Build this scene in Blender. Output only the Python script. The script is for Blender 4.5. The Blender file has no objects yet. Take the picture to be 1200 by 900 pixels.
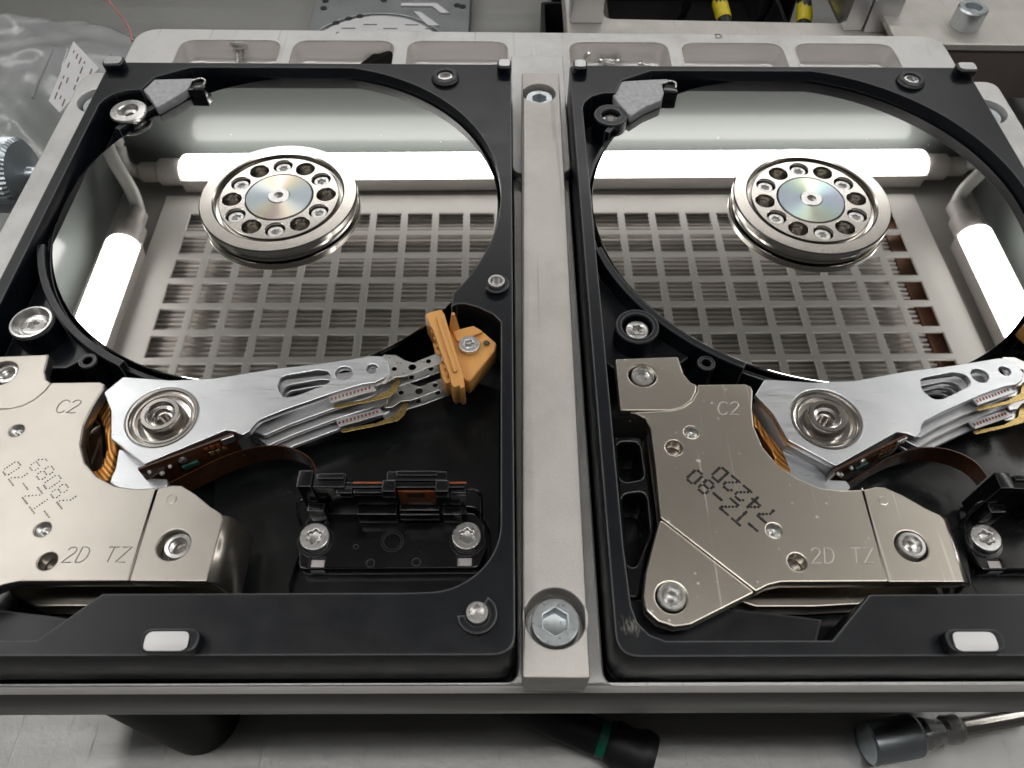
import bpy, bmesh, math, random
from mathutils import Vector, Matrix

random.seed(7)
sc = bpy.context.scene
C = sc.collection
MM = 0.001
TABLE = -80.0            # table height in millimetres, drive top plane = 0
OFF = -TABLE             # world z = (Z + OFF) * MM

# ------------------------------------------------------------------ camera
F, PITCH, YAW, ROLL = 897.76, .963045, .0181848, .0162218
CAM = Vector((-9.0815, -178.163, 113.678))


def cam_axes():
    cp, sp, cy, sy = math.cos(PITCH), math.sin(PITCH), math.cos(YAW), math.sin(YAW)
    fw = Vector((sy * cp, cy * cp, -sp)); rt = Vector((cy, -sy, 0)); up = rt.cross(fw)
    cr, sr = math.cos(ROLL), math.sin(ROLL)
    return cr * rt + sr * up, -sr * rt + cr * up, fw


RT, UP, FW = cam_axes()
cam = bpy.data.cameras.new('camera')
co = bpy.data.objects.new('camera', cam); C.objects.link(co); sc.camera = co
cam.sensor_width = 36; cam.sensor_fit = 'HORIZONTAL'; cam.lens = F * 36 / 1200
cam.clip_start = .002; cam.clip_end = 20
cam.dof.use_dof = True; cam.dof.focus_distance = .165; cam.dof.aperture_fstop = 60
M = Matrix((RT, UP, -FW)).transposed().to_4x4()
M.translation = Vector((CAM.x, CAM.y, CAM.z + OFF)) * MM
co.matrix_world = M

# ------------------------------------------------------------------ world, exposure
w = bpy.data.worlds.new('World'); sc.world = w; w.use_nodes = True
w.node_tree.nodes['Background'].inputs[0].default_value = (1.0, .98, .95, 1)
w.node_tree.nodes['Background'].inputs[1].default_value = .06
sc.view_settings.view_transform = 'Standard'; sc.view_settings.look = 'None'
sc.view_settings.exposure = 0.0; sc.view_settings.gamma = 1
sc.cycles.use_denoising = True
sc.cycles.caustics_reflective = False; sc.cycles.caustics_refractive = False
sc.cycles.max_bounces = 9; sc.cycles.diffuse_bounces = 4; sc.cycles.glossy_bounces = 6
sc.cycles.transmission_bounces = 6; sc.cycles.transparent_max_bounces = 12
sc.cycles.sample_clamp_indirect = 6
TUBE_POWER = 12.5


# ------------------------------------------------------------------ pixel -> millimetres on a plane
def U(x, y, Z=0.0):
    r = FW + (x - 600) / F * RT - (y - 450) / F * UP
    t = (Z - CAM.z) / r.z
    p = CAM + t * r
    return (p.x, p.y)


DX = {'L': -109.0, 'R': 7.4, 'W': 0.0}
DY = {'L': 0.0, 'R': -.3, 'W': 0.0}


def T(d, Z, pts):
    return [(U(x, y, Z)[0] - DX[d], U(x, y, Z)[1] - DY[d]) for x, y in pts]


# ------------------------------------------------------------------ materials
MATS = {}


class NT:
    def __init__(s, name):
        s.m = bpy.data.materials.new(name); s.m.use_nodes = True; s.t = s.m.node_tree
        s.b = s.t.nodes['Principled BSDF']; s.c = None

    def n(s, typ, **kw):
        x = s.t.nodes.new(typ)
        for k, v in kw.items():
            if k in x.inputs: x.inputs[k].default_value = v
            else: setattr(x, k, v)
        return x

    def l(s, a, b): s.t.links.new(a, b)

    def coord(s, scale=(1, 1, 1), rot=(0, 0, 0)):
        if s.c is None: s.c = s.n('ShaderNodeTexCoord')
        mp = s.n('ShaderNodeMapping'); mp.inputs['Scale'].default_value = scale; mp.inputs['Rotation'].default_value = rot
        s.l(s.c.outputs['Object'], mp.inputs[0]); return mp.outputs[0]

    def noise(s, scale, detail=3, rough=.5, stretch=(1, 1, 1), rot=(0, 0, 0)):
        x = s.n('ShaderNodeTexNoise'); x.inputs['Scale'].default_value = scale
        x.inputs['Detail'].default_value = detail; x.inputs['Roughness'].default_value = rough
        s.l(s.coord(stretch, rot), x.inputs['Vector']); return x.outputs['Fac']

    def ramp(s, fac, a, b, p0=.3, p1=.7):
        x = s.n('ShaderNodeValToRGB'); e = x.color_ramp.elements
        e[0].position = p0; e[1].position = p1
        e[0].color = (*a, 1) if isinstance(a, tuple) else (a, a, a, 1)
        e[1].color = (*b, 1) if isinstance(b, tuple) else (b, b, b, 1)
        s.l(fac, x.inputs[0]); return x.outputs[0]

    def mix(s, fac, a, b, typ='MIX'):
        x = s.n('ShaderNodeMix', data_type='RGBA', blend_type=typ)
        if isinstance(fac, (int, float)): x.inputs[0].default_value = fac
        else: s.l(fac, x.inputs[0])
        for k, v in ((6, a), (7, b)):
            if isinstance(v, tuple): x.inputs[k].default_value = (*v, 1)
            else: s.l(v, x.inputs[k])
        return x.outputs[2]

    def bump(s, h, strength=.2, dist=.0002):
        x = s.n('ShaderNodeBump'); x.inputs['Strength'].default_value = strength; x.inputs['Distance'].default_value = dist
        s.l(h, x.inputs['Height'])
        p = s.b.inputs['Normal']
        if p.is_linked: s.l(p.links[0].from_socket, x.inputs['Normal'])
        s.l(x.outputs[0], p)

    def set(s, **kw):
        for k, v in kw.items():
            k = k.replace('_', ' ')
            i = s.b.inputs[k]
            if isinstance(v, tuple): i.default_value = (*v, 1)
            elif isinstance(v, (int, float)): i.default_value = v
            else: s.l(v, i)
        return s


def mat(name, col, rough=.5, metal=0.0, grain=0, gs=.15, var=.12, vs=60, rvar=.0, spec=.5, stretch=(1, 1, 1), gdist=.0001, dust=0.0):
    t = NT(name)
    c = t.noise(vs, 4, .6, stretch)
    lo = tuple(max(0, x * (1 - var)) for x in col); hi = tuple(min(1, x * (1 + var)) for x in col)
    base = t.ramp(c, lo, hi)
    if dust > 0:
        d = t.noise(2600, 2, .5)
        base = t.mix(t.ramp(d, 0.0, dust, .70, .78), base, (.45, .45, .45))
    t.set(Base_Color=base, Metallic=metal)
    t.b.inputs['Specular IOR Level'].default_value = spec
    if rvar:
        t.set(Roughness=t.ramp(t.noise(vs * 2.7, 4, .6, stretch), max(.02, rough - rvar), rough + rvar))
    else: t.set(Roughness=rough)
    if grain: t.bump(t.noise(grain, 2, .5, stretch), gs, gdist)
    MATS[name] = t.m
    return t


def blasted(name, col, amp):
    t = NT(name); f = t.noise(3800, 2, .6); g = t.noise(90, 4, .6)
    c = t.mix(1.0, t.ramp(g, tuple(x * .95 for x in col), tuple(x * 1.05 for x in col)), t.ramp(f, 1 - amp, 1.0, .35, .65), 'MULTIPLY')
    gm = t.mix(1.0, t.ramp(t.noise(38, 5, .65), .86, 1.0, .36, .52), t.ramp(t.noise(700, 2, .5, (1, .03, 1), (0, 0, .3)), 1.0, .82, .66, .72), 'MULTIPLY')
    c = t.mix(1.0, c, gm, 'MULTIPLY')
    t.set(Base_Color=c, Metallic=.75, Roughness=t.ramp(f, .42, .58)); t.bump(f, .5, .0001); MATS[name] = t.m


blasted('blasted_aluminium', (.63, .605, .575), .10)
blasted('fixture_aluminium', (.73, .725, .72), .08)
mat('milled_aluminium', (.66, .66, .67), .34, .92, grain=900, gs=.12, var=.07, vs=160, rvar=.08, stretch=(.06, 1, 1))
mat('bright_chamfer', (.66, .64, .625), .40, .25, grain=900, gs=.15, var=.14, vs=260, rvar=.08, stretch=(.08, 1, 1))  # less metallic finish, to brighten the front chamfer and tray lips
mat('pocket_aluminium', (.78, .75, .73), .36, .45, grain=900, gs=.05, var=.06, vs=200, rvar=.05, stretch=(.1, 1, 1))
mat('black_casing', (.0042, .0056, .0088), .33, 0, grain=2600, gs=.08, var=.2, vs=70, rvar=.04, gdist=.00005, dust=.05, spec=.40)
mat('black_floor', (.007, .008, .0085), .22, 0, grain=1200, gs=.06, var=.3, vs=70, rvar=.06, dust=.03)
mat('black_plastic', (.006, .006, .007), .20, 0, grain=1500, gs=.05, var=.3, vs=90, rvar=.07, dust=.04)
mat('screw_steel', (.68, .67, .66), .30, .95, grain=1500, gs=.04, var=.06, vs=500, rvar=.04)
mat('head_steel', (.62, .61, .60), .30, .85, var=.05, vs=300, rvar=.05)
mat('zinc_bolt', (.56, .60, .62), .32, .9, grain=1200, gs=.08, var=.10, vs=500, rvar=.06)
mat('turned_steel', (.46, .44, .41), .20, 1.0, var=.06, vs=300, rvar=.03)
mat('bearing_steel', (.58, .555, .53), .20, 1.0, var=.05, vs=300)
mat('felt_filter', (.46, .46, .48), .85, 0, grain=4000, gs=.5, var=.18, vs=900)
mat('orange_plastic', (.74, .38, .115), .40, 0, grain=2500, gs=.03, var=.04, vs=120)
MATS['orange_plastic'].node_tree.nodes['Principled BSDF'].inputs['Subsurface Weight'].default_value = .25
MATS['orange_plastic'].node_tree.nodes['Principled BSDF'].inputs['Subsurface Scale'].default_value = .0006
mat('flex_brown', (.070, .027, .012), .24, 0, grain=600, gs=.05, var=.35, vs=250, rvar=.05)
mat('kapton', (.30, .075, .02), .25, 0, var=.2, vs=300)
mat('gold_flex', (.46, .33, .13), .30, .7, var=.12, vs=700, rvar=.06)
mat('white_foam', (.62, .58, .58), .8, 0, grain=3000, gs=.3, var=.06)
mat('component_white', (.62, .60, .58), .4, .2, var=.1)
mat('component_green', (.03, .12, .10), .35, 0, var=.2)
mat('hood_paint', (.40, .385, .365), .42, 0, grain=260, gs=.05, var=.03, vs=8)
mat('grille_paint', (.80, .77, .73), .45, 0, var=.03, vs=8)
mat('wall_paint', (.105, .114, .110), .19, 0, var=.03, vs=6, spec=.30)
mat('dark_wall', (.10, .11, .105), .20, 0, var=.1, vs=8)
mat('tube_housing', (.42, .39, .37), .4, 0, var=.03)
mat('cable_white', (.45, .44, .42), .45, 0, var=.04)
mat('filter_paper', (.80, .76, .72), .8, 0, grain=600, gs=.2, var=.10, vs=30)
mat('filter_gap', (.10, .095, .09), .8, 0)
mat('filter_wood', (.20, .085, .045), .5, 0, var=.25, vs=30, stretch=(1, .1, 1))
mat('stamp_shaded', (.30, .28, .25), .4, .8, var=.05)  # left letters: shading of the stamped edges put into a darker colour
mat('stamp_lit', (.86, .83, .78), .4, .3, var=.05)  # right letters: lit stamped edges put into a lighter colour
mat('dark_ink', (.012, .009, .007), .5, 0)
mat('black_ink', (.05, .045, .05), .5, 0)
mat('yellow_tag', (.62, .50, .015), .45, 0, var=.15, vs=300)
mat('black_rubber', (.012, .012, .014), .5, 0, grain=600, gs=.1, var=.25)
mat('leg_black', (.006, .0055, .005), .5, 0, var=.2, spec=.12)
mat('brown_plate', (.16, .13, .12), .42, .35, grain=2200, gs=.2, var=.08, vs=40)
mat('green_band', (.0, .16, .095), .4, 0, var=.1)
mat('lid_grey', (.36, .37, .385), .38, .75, grain=2600, gs=.2, var=.06, vs=60, rvar=.05)
mat('lid_dark', (.12, .125, .13), .4, .3, var=.1)
mat('label_white', (.66, .66, .68), .55, 0, var=.05)
mat('label_ink', (.18, .10, .12), .6, 0)
mat('green_board', (.20, .25, .19), .45, 0, var=.35, vs=60)
mat('red_zip', (.50, .22, .21), .4, 0, var=.1)
mat('knob_steel', (.52, .57, .61), .34, 1.0, var=.12, vs=80, rvar=.06)
mat('brown_board', (.05, .035, .028), .5, 0, var=.2)


def mk_special():
    # nickel plated stamped steel
    t = NT('nickel_plate')
    c = t.ramp(t.noise(60, 4, .6), (.555, .512, .445), (.60, .555, .49))
    vo = t.n('ShaderNodeTexVoronoi'); vo.inputs['Scale'].default_value = 620; t.l(t.coord(), vo.inputs['Vector'])
    dots = t.ramp(vo.outputs['Distance'], 1.0, 0.0, .10, .20); keep = t.ramp(t.noise(260, 2, .6), 0.0, 1.0, .56, .62)
    scr = t.mix(1.0, t.ramp(t.noise(900, 2, .5, (1, .02, 1), (0, 0, .75)), 0.0, .5, .68, .72), t.ramp(t.noise(1000, 2, .5, (1, .02, 1), (0, 0, -.5)), 0.0, .5, .69, .73), 'ADD')
    mk = t.mix(1.0, t.mix(1.0, dots, keep, 'MULTIPLY'), scr, 'ADD')
    c = t.mix(mk, c, (.90, .86, .80))
    t.set(Base_Color=c, Metallic=t.ramp(mk, 1.0, .35, .0, 1.0), Roughness=.31)
    MATS['nickel_plate'] = t.m
    t = NT('nickel_plate_orange_peel')
    t.set(Base_Color=t.ramp(t.noise(60, 4, .6), (.44, .41, .37), (.51, .475, .43)), Metallic=.95, Roughness=t.ramp(t.noise(90, 3, .5), .33, .37))
    MATS['nickel_plate_orange_peel'] = t.m
    # mirror platter
    t = NT('platter_mirror')
    vo = t.n('ShaderNodeTexVoronoi'); vo.inputs['Scale'].default_value = 210; t.l(t.coord(), vo.inputs['Vector'])
    dm = t.mix(1.0, t.ramp(vo.outputs['Distance'], 1.0, 0.0, .018, .032), t.ramp(t.noise(90, 2, .6), 0.0, 1.0, .50, .56), 'MULTIPLY')
    t.set(Base_Color=(.80, .79, .775), Metallic=t.ramp(dm, 1.0, .1, 0.0, 1.0), Roughness=t.ramp(dm, .010, .5, 0.0, 1.0)); MATS['platter_mirror'] = t.m
    # brushed arm aluminium with milling strokes
    t = NT('brushed_arm')
    n1 = t.noise(5200, 4, .65, (.03, 1, 1), (0, 0, -.9)); n2 = t.noise(4600, 3, .6, (1, .025, 1), (0, 0, .35))
    t.set(Base_Color=t.ramp(t.noise(120, 3), (.66, .68, .71), (.76, .78, .80)), Metallic=.95, Roughness=t.ramp(n1, .26, .46))
    t.bump(n1, .14, .00004); t.bump(n2, .14, .00005); MATS['brushed_arm'] = t.m
    t = NT('lower_arm')
    t.set(Base_Color=t.ramp(t.noise(200, 3), (.60, .60, .62), (.72, .72, .74)), Metallic=.5, Roughness=.32)
    MATS['lower_arm'] = t.m
    # copper windings
    t = NT('copper_coil')
    wv = t.n('ShaderNodeTexWave', wave_type='RINGS', rings_direction='Z'); wv.inputs['Scale'].default_value = 420
    wv.inputs['Distortion'].default_value = 1.0
    t.l(t.coord(), wv.inputs['Vector'])
    t.set(Base_Color=t.ramp(wv.outputs['Fac'], (.30, .11, .025), (.68, .33, .09)), Metallic=.85, Roughness=.32)
    t.bump(wv.outputs['Fac'], .5, .0001); MATS['copper_coil'] = t.m
    # turned disc: coloured reflection of lathe marks put in as film-thickness sectors
    t = NT('turned_disc')
    tg = t.n('ShaderNodeTangent', direction_type='RADIAL', axis='Z')
    gr = t.n('ShaderNodeTexGradient', gradient_type='RADIAL'); t.l(t.coord(), gr.inputs[0])
    sn = t.n('ShaderNodeMath', operation='MULTIPLY'); t.l(gr.outputs[1], sn.inputs[0]); sn.inputs[1].default_value = 4 * math.pi
    cs = t.n('ShaderNodeMath', operation='COSINE'); t.l(sn.outputs[0], cs.inputs[0])
    th = t.n('ShaderNodeMapRange'); th.inputs[1].default_value = -1; th.inputs[2].default_value = 1; th.inputs[3].default_value = 272; th.inputs[4].default_value = 150
    t.l(cs.outputs[0], th.inputs[0])
    t.set(Base_Color=(.30, .30, .30), Metallic=0.0, Roughness=.28, Anisotropic=.9, IOR=3.2)
    t.l(tg.outputs[0], t.b.inputs['Tangent']); t.l(th.outputs[0], t.b.inputs['Thin Film Thickness']); t.b.inputs['Thin Film IOR'].default_value = 1.5
    p2 = t.n('ShaderNodeBsdfPrincipled'); p2.inputs['Base Color'].default_value = (.80, .79, .78, 1); p2.inputs['Metallic'].default_value = 1; p2.inputs['Roughness'].default_value = .3; p2.inputs['Anisotropic'].default_value = .9
    t.l(tg.outputs[0], p2.inputs['Tangent']); mx = t.n('ShaderNodeMixShader'); mx.inputs[0].default_value = .45
    t.l(t.b.outputs[0], mx.inputs[1]); t.l(p2.outputs[0], mx.inputs[2]); t.l(mx.outputs[0], t.t.nodes['Material Output'].inputs[0])
    MATS['turned_disc'] = t.m
    m2 = t.m.copy(); m2.name = 'turned_disc_green'
    for nd in m2.node_tree.nodes:
        if nd.type == 'MAP_RANGE': nd.inputs[3].default_value = 425; nd.inputs[4].default_value = 345
    MATS['turned_disc_green'] = m2
    t = NT('turned_ring')
    tg = t.n('ShaderNodeTangent', direction_type='RADIAL', axis='Z')
    t.set(Base_Color=t.ramp(t.noise(200, 3), (.47, .445, .415), (.54, .515, .48)), Metallic=1.0, Roughness=.18, Anisotropic=.35)
    t.l(tg.outputs[0], t.b.inputs['Tangent'])
    wv = t.n('ShaderNodeTexWave', wave_type='RINGS', rings_direction='Z'); wv.inputs['Scale'].default_value = 900; wv.inputs['Distortion'].default_value = .4
    t.l(t.coord(), wv.inputs['Vector']); t.bump(wv.outputs['Fac'], .10, .00004); MATS['turned_ring'] = t.m
    # stainless table with scratches
    t = NT('stainless_table')
    s1 = t.noise(60, 4, .6, (.08, 1, 1)); s2 = t.noise(420, 4, .6, (1, .06, 1), (0, 0, 1.1)); s3 = t.noise(520, 4, .6, (1, .04, 1), (0, 0, -.8))
    t.set(Base_Color=t.ramp(t.noise(14, 4, .6), (.32, .32, .312), (.385, .385, .375)), Metallic=.62, Roughness=t.ramp(s1, .32, .48))
    t.bump(t.ramp(s2, 0, 1, .60, .66), .22, .00012); t.bump(t.ramp(s3, 0, 1, .62, .68), .25, .00012); t.bump(t.noise(420, 4, .7), .38, .0002)
    MATS['stainless_table'] = t.m
    # front face of the plate, milled in long strokes, its shade put into a dark colour
    t = NT('milled_edge_shaded')
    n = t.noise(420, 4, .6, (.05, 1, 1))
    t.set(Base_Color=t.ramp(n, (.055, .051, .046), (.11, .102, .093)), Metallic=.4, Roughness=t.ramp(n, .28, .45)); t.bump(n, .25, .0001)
    MATS['milled_edge_shaded'] = t.m
    # lit tube
    t = NT('tube_diffuser')
    t.set(Base_Color=(.9, .9, .9)); t.b.inputs['Emission Color'].default_value = (1, .985, .96, 1); t.b.inputs['Emission Strength'].default_value = TUBE_POWER
    MATS['tube_diffuser'] = t.m
    # thin clear plastic film
    t = NT('clear_film')
    tr = t.n('ShaderNodeBsdfTransparent'); gl = t.n('ShaderNodeBsdfGlossy'); gl.inputs['Roughness'].default_value = .2
    df = t.n('ShaderNodeBsdfDiffuse'); df.inputs['Color'].default_value = (.62, .64, .65, 1)
    fr = t.n('ShaderNodeFresnel'); fr.inputs[0].default_value = 1.55
    m1 = t.n('ShaderNodeMixShader'); m1.inputs[0].default_value = .48; t.l(tr.outputs[0], m1.inputs[1]); t.l(df.outputs[0], m1.inputs[2])
    m2 = t.n('ShaderNodeMixShader'); t.l(fr.outputs[0], m2.inputs[0]); t.l(m1.outputs[0], m2.inputs[1]); t.l(gl.outputs[0], m2.inputs[2])
    t.l(m2.outputs[0], t.t.nodes['Material Output'].inputs[0]); MATS['clear_film'] = t.m


mk_special()


def pale_edges(name, radius, amount):  # mixes a paler grey into the colour along edges
    nt = MATS[name].node_tree; b = nt.nodes['Principled BSDF']
    bv = nt.nodes.new('ShaderNodeBevel'); bv.samples = 4; bv.inputs['Radius'].default_value = radius
    ge = nt.nodes.new('ShaderNodeNewGeometry'); dt = nt.nodes.new('ShaderNodeVectorMath'); dt.operation = 'DOT_PRODUCT'
    nt.links.new(bv.outputs[0], dt.inputs[0]); nt.links.new(ge.outputs['Normal'], dt.inputs[1])
    mr = nt.nodes.new('ShaderNodeMapRange'); mr.inputs[1].default_value = .985; mr.inputs[2].default_value = .90; mr.inputs[4].default_value = amount
    nt.links.new(dt.outputs['Value'], mr.inputs[0])
    mx = nt.nodes.new('ShaderNodeMix'); mx.data_type = 'RGBA'; mx.inputs[7].default_value = (.30, .305, .32, 1)
    nt.links.new(mr.outputs[0], mx.inputs[0]); nt.links.new(b.inputs['Base Color'].links[0].from_socket, mx.inputs[6]); nt.links.new(mx.outputs[2], b.inputs['Base Color'])


pale_edges('black_casing', .0005, .6)
pale_edges('black_plastic', .0003, .25)


def scuffed_casing():
    m = MATS['black_casing'].copy(); m.name = 'black_casing_scuffed'; nt = m.node_tree; b = nt.nodes['Principled BSDF']
    tc = nt.nodes.new('ShaderNodeTexCoord'); d = nt.nodes.new('ShaderNodeVectorMath'); d.operation = 'DISTANCE'; d.inputs[1].default_value = (.0026, -.1425, .0262)
    sx = nt.nodes.new('ShaderNodeMapping'); nt.links.new(tc.outputs['Object'], sx.inputs[0]); nt.links.new(sx.outputs[0], d.inputs[0])
    mr = nt.nodes.new('ShaderNodeMapRange'); mr.inputs[1].default_value = .0042; mr.inputs[2].default_value = .0006; nt.links.new(d.outputs['Value'], mr.inputs[0])
    nz = nt.nodes.new('ShaderNodeTexNoise'); nz.inputs['Scale'].default_value = 3000; nz.inputs['Detail'].default_value = 5; sm = nt.nodes.new('ShaderNodeMapping'); sm.inputs['Rotation'].default_value = (0, 0, .5); sm.inputs['Scale'].default_value = (1, .3, 1); nt.links.new(tc.outputs['Object'], sm.inputs[0]); nt.links.new(sm.outputs[0], nz.inputs['Vector'])
    mu = nt.nodes.new('ShaderNodeMath'); mu.operation = 'MULTIPLY'; nt.links.new(mr.outputs[0], mu.inputs[0]); nt.links.new(nz.outputs['Fac'], mu.inputs[1])
    rp = nt.nodes.new('ShaderNodeValToRGB'); rp.color_ramp.elements[0].position = .36; rp.color_ramp.elements[1].position = .70; nt.links.new(mu.outputs[0], rp.inputs[0])
    mx = nt.nodes.new('ShaderNodeMix'); mx.data_type = 'RGBA'; mx.inputs[7].default_value = (.24, .228, .21, 1)
    nt.links.new(rp.outputs[0], mx.inputs[0]); nt.links.new(b.inputs['Base Color'].links[0].from_socket, mx.inputs[6]); nt.links.new(mx.outputs[2], b.inputs['Base Color'])
    MATS['black_casing_scuffed'] = m


scuffed_casing()


# ------------------------------------------------------------------ mesh helpers (all take millimetres)
def link(name, me, m, parent=None, smooth=24):
    o = bpy.data.objects.new(name, me); C.objects.link(o)
    if m: me.materials.clear(); me.materials.append(MATS[m])
    if smooth:
        me.shade_smooth(); me.set_sharp_from_angle(angle=math.radians(smooth))
    if parent: o.parent = parent
    else: o.location.z = OFF * MM
    return o


def tag(o, label=None, cat=None, group=None, kind=None):
    if label: o['label'] = label
    if cat: o['category'] = cat
    if group: o['group'] = group
    if kind: o['kind'] = kind
    return o


def empty(name, x=0, y=0, z=0):
    o = bpy.data.objects.new(name, None); C.objects.link(o); o.empty_display_size = .01
    o.location = Vector((x, y, z + OFF)) * MM
    return o


def ring(cx, cy, r, n=40, a0=0.0):
    return [(cx + r * math.cos(a0 + 2 * math.pi * i / n), cy + r * math.sin(a0 + 2 * math.pi * i / n)) for i in range(n)]


def arc(cx, cy, r, a0, a1, n=12):
    return [(cx + r * math.cos(math.radians(a0 + (a1 - a0) * i / n)), cy + r * math.sin(math.radians(a0 + (a1 - a0) * i / n))) for i in range(n + 1)]


def fillet(poly, r, n=5):
    out = []; N = len(poly)
    for i in range(N):
        rr = r[i] if isinstance(r, (list, tuple)) else r
        p = Vector(poly[i]); a = Vector(poly[i - 1]) - p; b = Vector(poly[(i + 1) % N]) - p
        la, lb = a.length, b.length
        if rr <= 0 or la < 1e-6 or lb < 1e-6: out.append(tuple(p)); continue
        a /= la; b /= lb
        ang = math.acos(max(-1, min(1, a.dot(b))))
        if ang > 2.9: out.append(tuple(p)); continue
        d = min(rr / math.tan(ang / 2), la * .48, lb * .48)
        for k in range(n + 1):
            t = k / n
            q = (1 - t) ** 2 * (p + a * d) + 2 * t * (1 - t) * p + t * t * (p + b * d)
            out.append(tuple(q))
    return out


def rect(x0, y0, x1, y1): return [(x0, y0), (x1, y0), (x1, y1), (x0, y1)]


def plate_mesh(loops, z0, z1, bevel=.15, res=1):
    cu = bpy.data.curves.new('tmp', 'CURVE'); cu.dimensions = '2D'; cu.fill_mode = 'BOTH'
    h = (z1 - z0) / 2; bevel = min(bevel, h * .95)
    cu.extrude = h - bevel; cu.bevel_depth = bevel; cu.bevel_resolution = res; cu.offset = -bevel
    for lp in loops:
        s = cu.splines.new('POLY'); s.points.add(len(lp) - 1); s.use_cyclic_u = True
        for p, (x, y) in zip(s.points, lp): p.co = (x, y, 0, 1)
    o = bpy.data.objects.new('tmp', cu)
    me = bpy.data.meshes.new_from_object(o)
    bpy.data.objects.remove(o); bpy.data.curves.remove(cu)
    me.transform(Matrix.Diagonal((MM, MM, MM, 1)) @ Matrix.Translation((0, 0, (z0 + z1) / 2)))
    return me


def plate(name, loops, z0, z1, m, parent=None, bevel=.15, res=1, smooth=24):
    return link(name, plate_mesh(loops, z0, z1, bevel, res), m, parent, smooth)


def bm_mesh(name, bm, m, parent=None, smooth=35):
    me = bpy.data.meshes.new(name); bm.normal_update(); bm.to_mesh(me); bm.free()
    me.transform(Matrix.Scale(MM, 4))
    return link(name, me, m, parent, smooth)


def lathe_bm(bm, prof, loc=(0, 0, 0), n=48, axis=None):
    rows = []
    rot = Matrix.Identity(3) if axis is None else Vector((0, 0, 1)).rotation_difference(Vector(axis)).to_matrix()
    L = Vector(loc)
    for r, z in prof:
        if r < 1e-6: rows.append([bm.verts.new(L + rot @ Vector((0, 0, z)))])
        else: rows.append([bm.verts.new(L + rot @ Vector((r * math.cos(2 * math.pi * i / n), r * math.sin(2 * math.pi * i / n), z))) for i in range(n)])
    for a, b in zip(rows, rows[1:]):
        for i in range(n):
            j = (i + 1) % n
            if len(a) == 1 and len(b) == 1: continue
            if len(a) == 1: bm.faces.new((a[0], b[i], b[j]))
            elif len(b) == 1: bm.faces.new((a[i], b[0], a[j]))
            else: bm.faces.new((a[i], b[i], b[j], a[j]))
    bmesh.ops.recalc_face_normals(bm, faces=bm.faces[:])


def lathe(name, prof, loc, m, parent=None, n=48, axis=None, smooth=None):
    smooth = smooth or max(18, 360 / n + 3)
    bm = bmesh.new(); lathe_bm(bm, prof, (0, 0, 0), n, axis)
    o = bm_mesh(name, bm, m, parent, smooth)
    place(o, loc)
    return o


def place(o, loc):
    o.location = Vector((loc[0], loc[1], loc[2] + (0 if o.parent else OFF))) * MM


def tube_bm(bm, pts, r, n=10, cap=True):
    P = [Vector(p) for p in pts]; rings = []
    ref = Vector((0, 0, 1))
    for i, p in enumerate(P):
        d = (P[min(i + 1, len(P) - 1)] - P[max(i - 1, 0)]).normalized()
        if abs(d.dot(ref)) > .95: ref = Vector((1, 0, 0))
        u = d.cross(ref).normalized(); v = u.cross(d)
        rr = r[i] if isinstance(r, (list, tuple)) else r
        rings.append([bm.verts.new(p + rr * (u * math.cos(2 * math.pi * k / n) + v * math.sin(2 * math.pi * k / n))) for k in range(n)])
    for a, b in zip(rings, rings[1:]):
        for k in range(n): bm.faces.new((a[k], b[k], b[(k + 1) % n], a[(k + 1) % n]))
    if cap: bm.faces.new(rings[0][::-1]); bm.faces.new(rings[-1])
    bmesh.ops.recalc_face_normals(bm, faces=bm.faces[:])


def tube(name, pts, r, m, parent=None, n=10):
    bm = bmesh.new(); tube_bm(bm, pts, r, n); return bm_mesh(name, bm, m, parent, 50)


def smooth_path(pts, n=6):
    P = [Vector(p) for p in pts]; out = []
    for i in range(len(P) - 1):
        p0, p1, p2, p3 = P[max(i - 1, 0)], P[i], P[i + 1], P[min(i + 2, len(P) - 1)]
        for k in range(n):
            t = k / n
            out.append(.5 * ((2 * p1) + (p2 - p0) * t + (2 * p0 - 5 * p1 + 4 * p2 - p3) * t * t + (3 * p1 - p0 - 3 * p2 + p3) * t ** 3))
    out.append(P[-1]); return out


def box_bm(bm, x0, y0, z0, x1, y1, z1, mtx=None, bevel=0.0):
    r = bmesh.ops.create_cube(bm, size=1)
    for v in r['verts']:
        v.co = Vector((x0 + (v.co.x + .5) * (x1 - x0), y0 + (v.co.y + .5) * (y1 - y0), z0 + (v.co.z + .5) * (z1 - z0)))
    if bevel:
        es = list({e for v in r['verts'] for e in v.link_edges})
        g = bmesh.ops.bevel(bm, geom=es, offset=bevel, segments=2, affect='EDGES', profile=.6)
        vs = list({v for f in g['faces'] for v in f.verts})
    else: vs = r['verts']
    if mtx is not None:
        for v in vs: v.co = mtx @ v.co


def box(name, x0, y0, z0, x1, y1, z1, m, parent=None, bevel=.2, mtx=None):
    bm = bmesh.new(); box_bm(bm, x0, y0, z0, x1, y1, z1, mtx, bevel); return bm_mesh(name, bm, m, parent)


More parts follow.
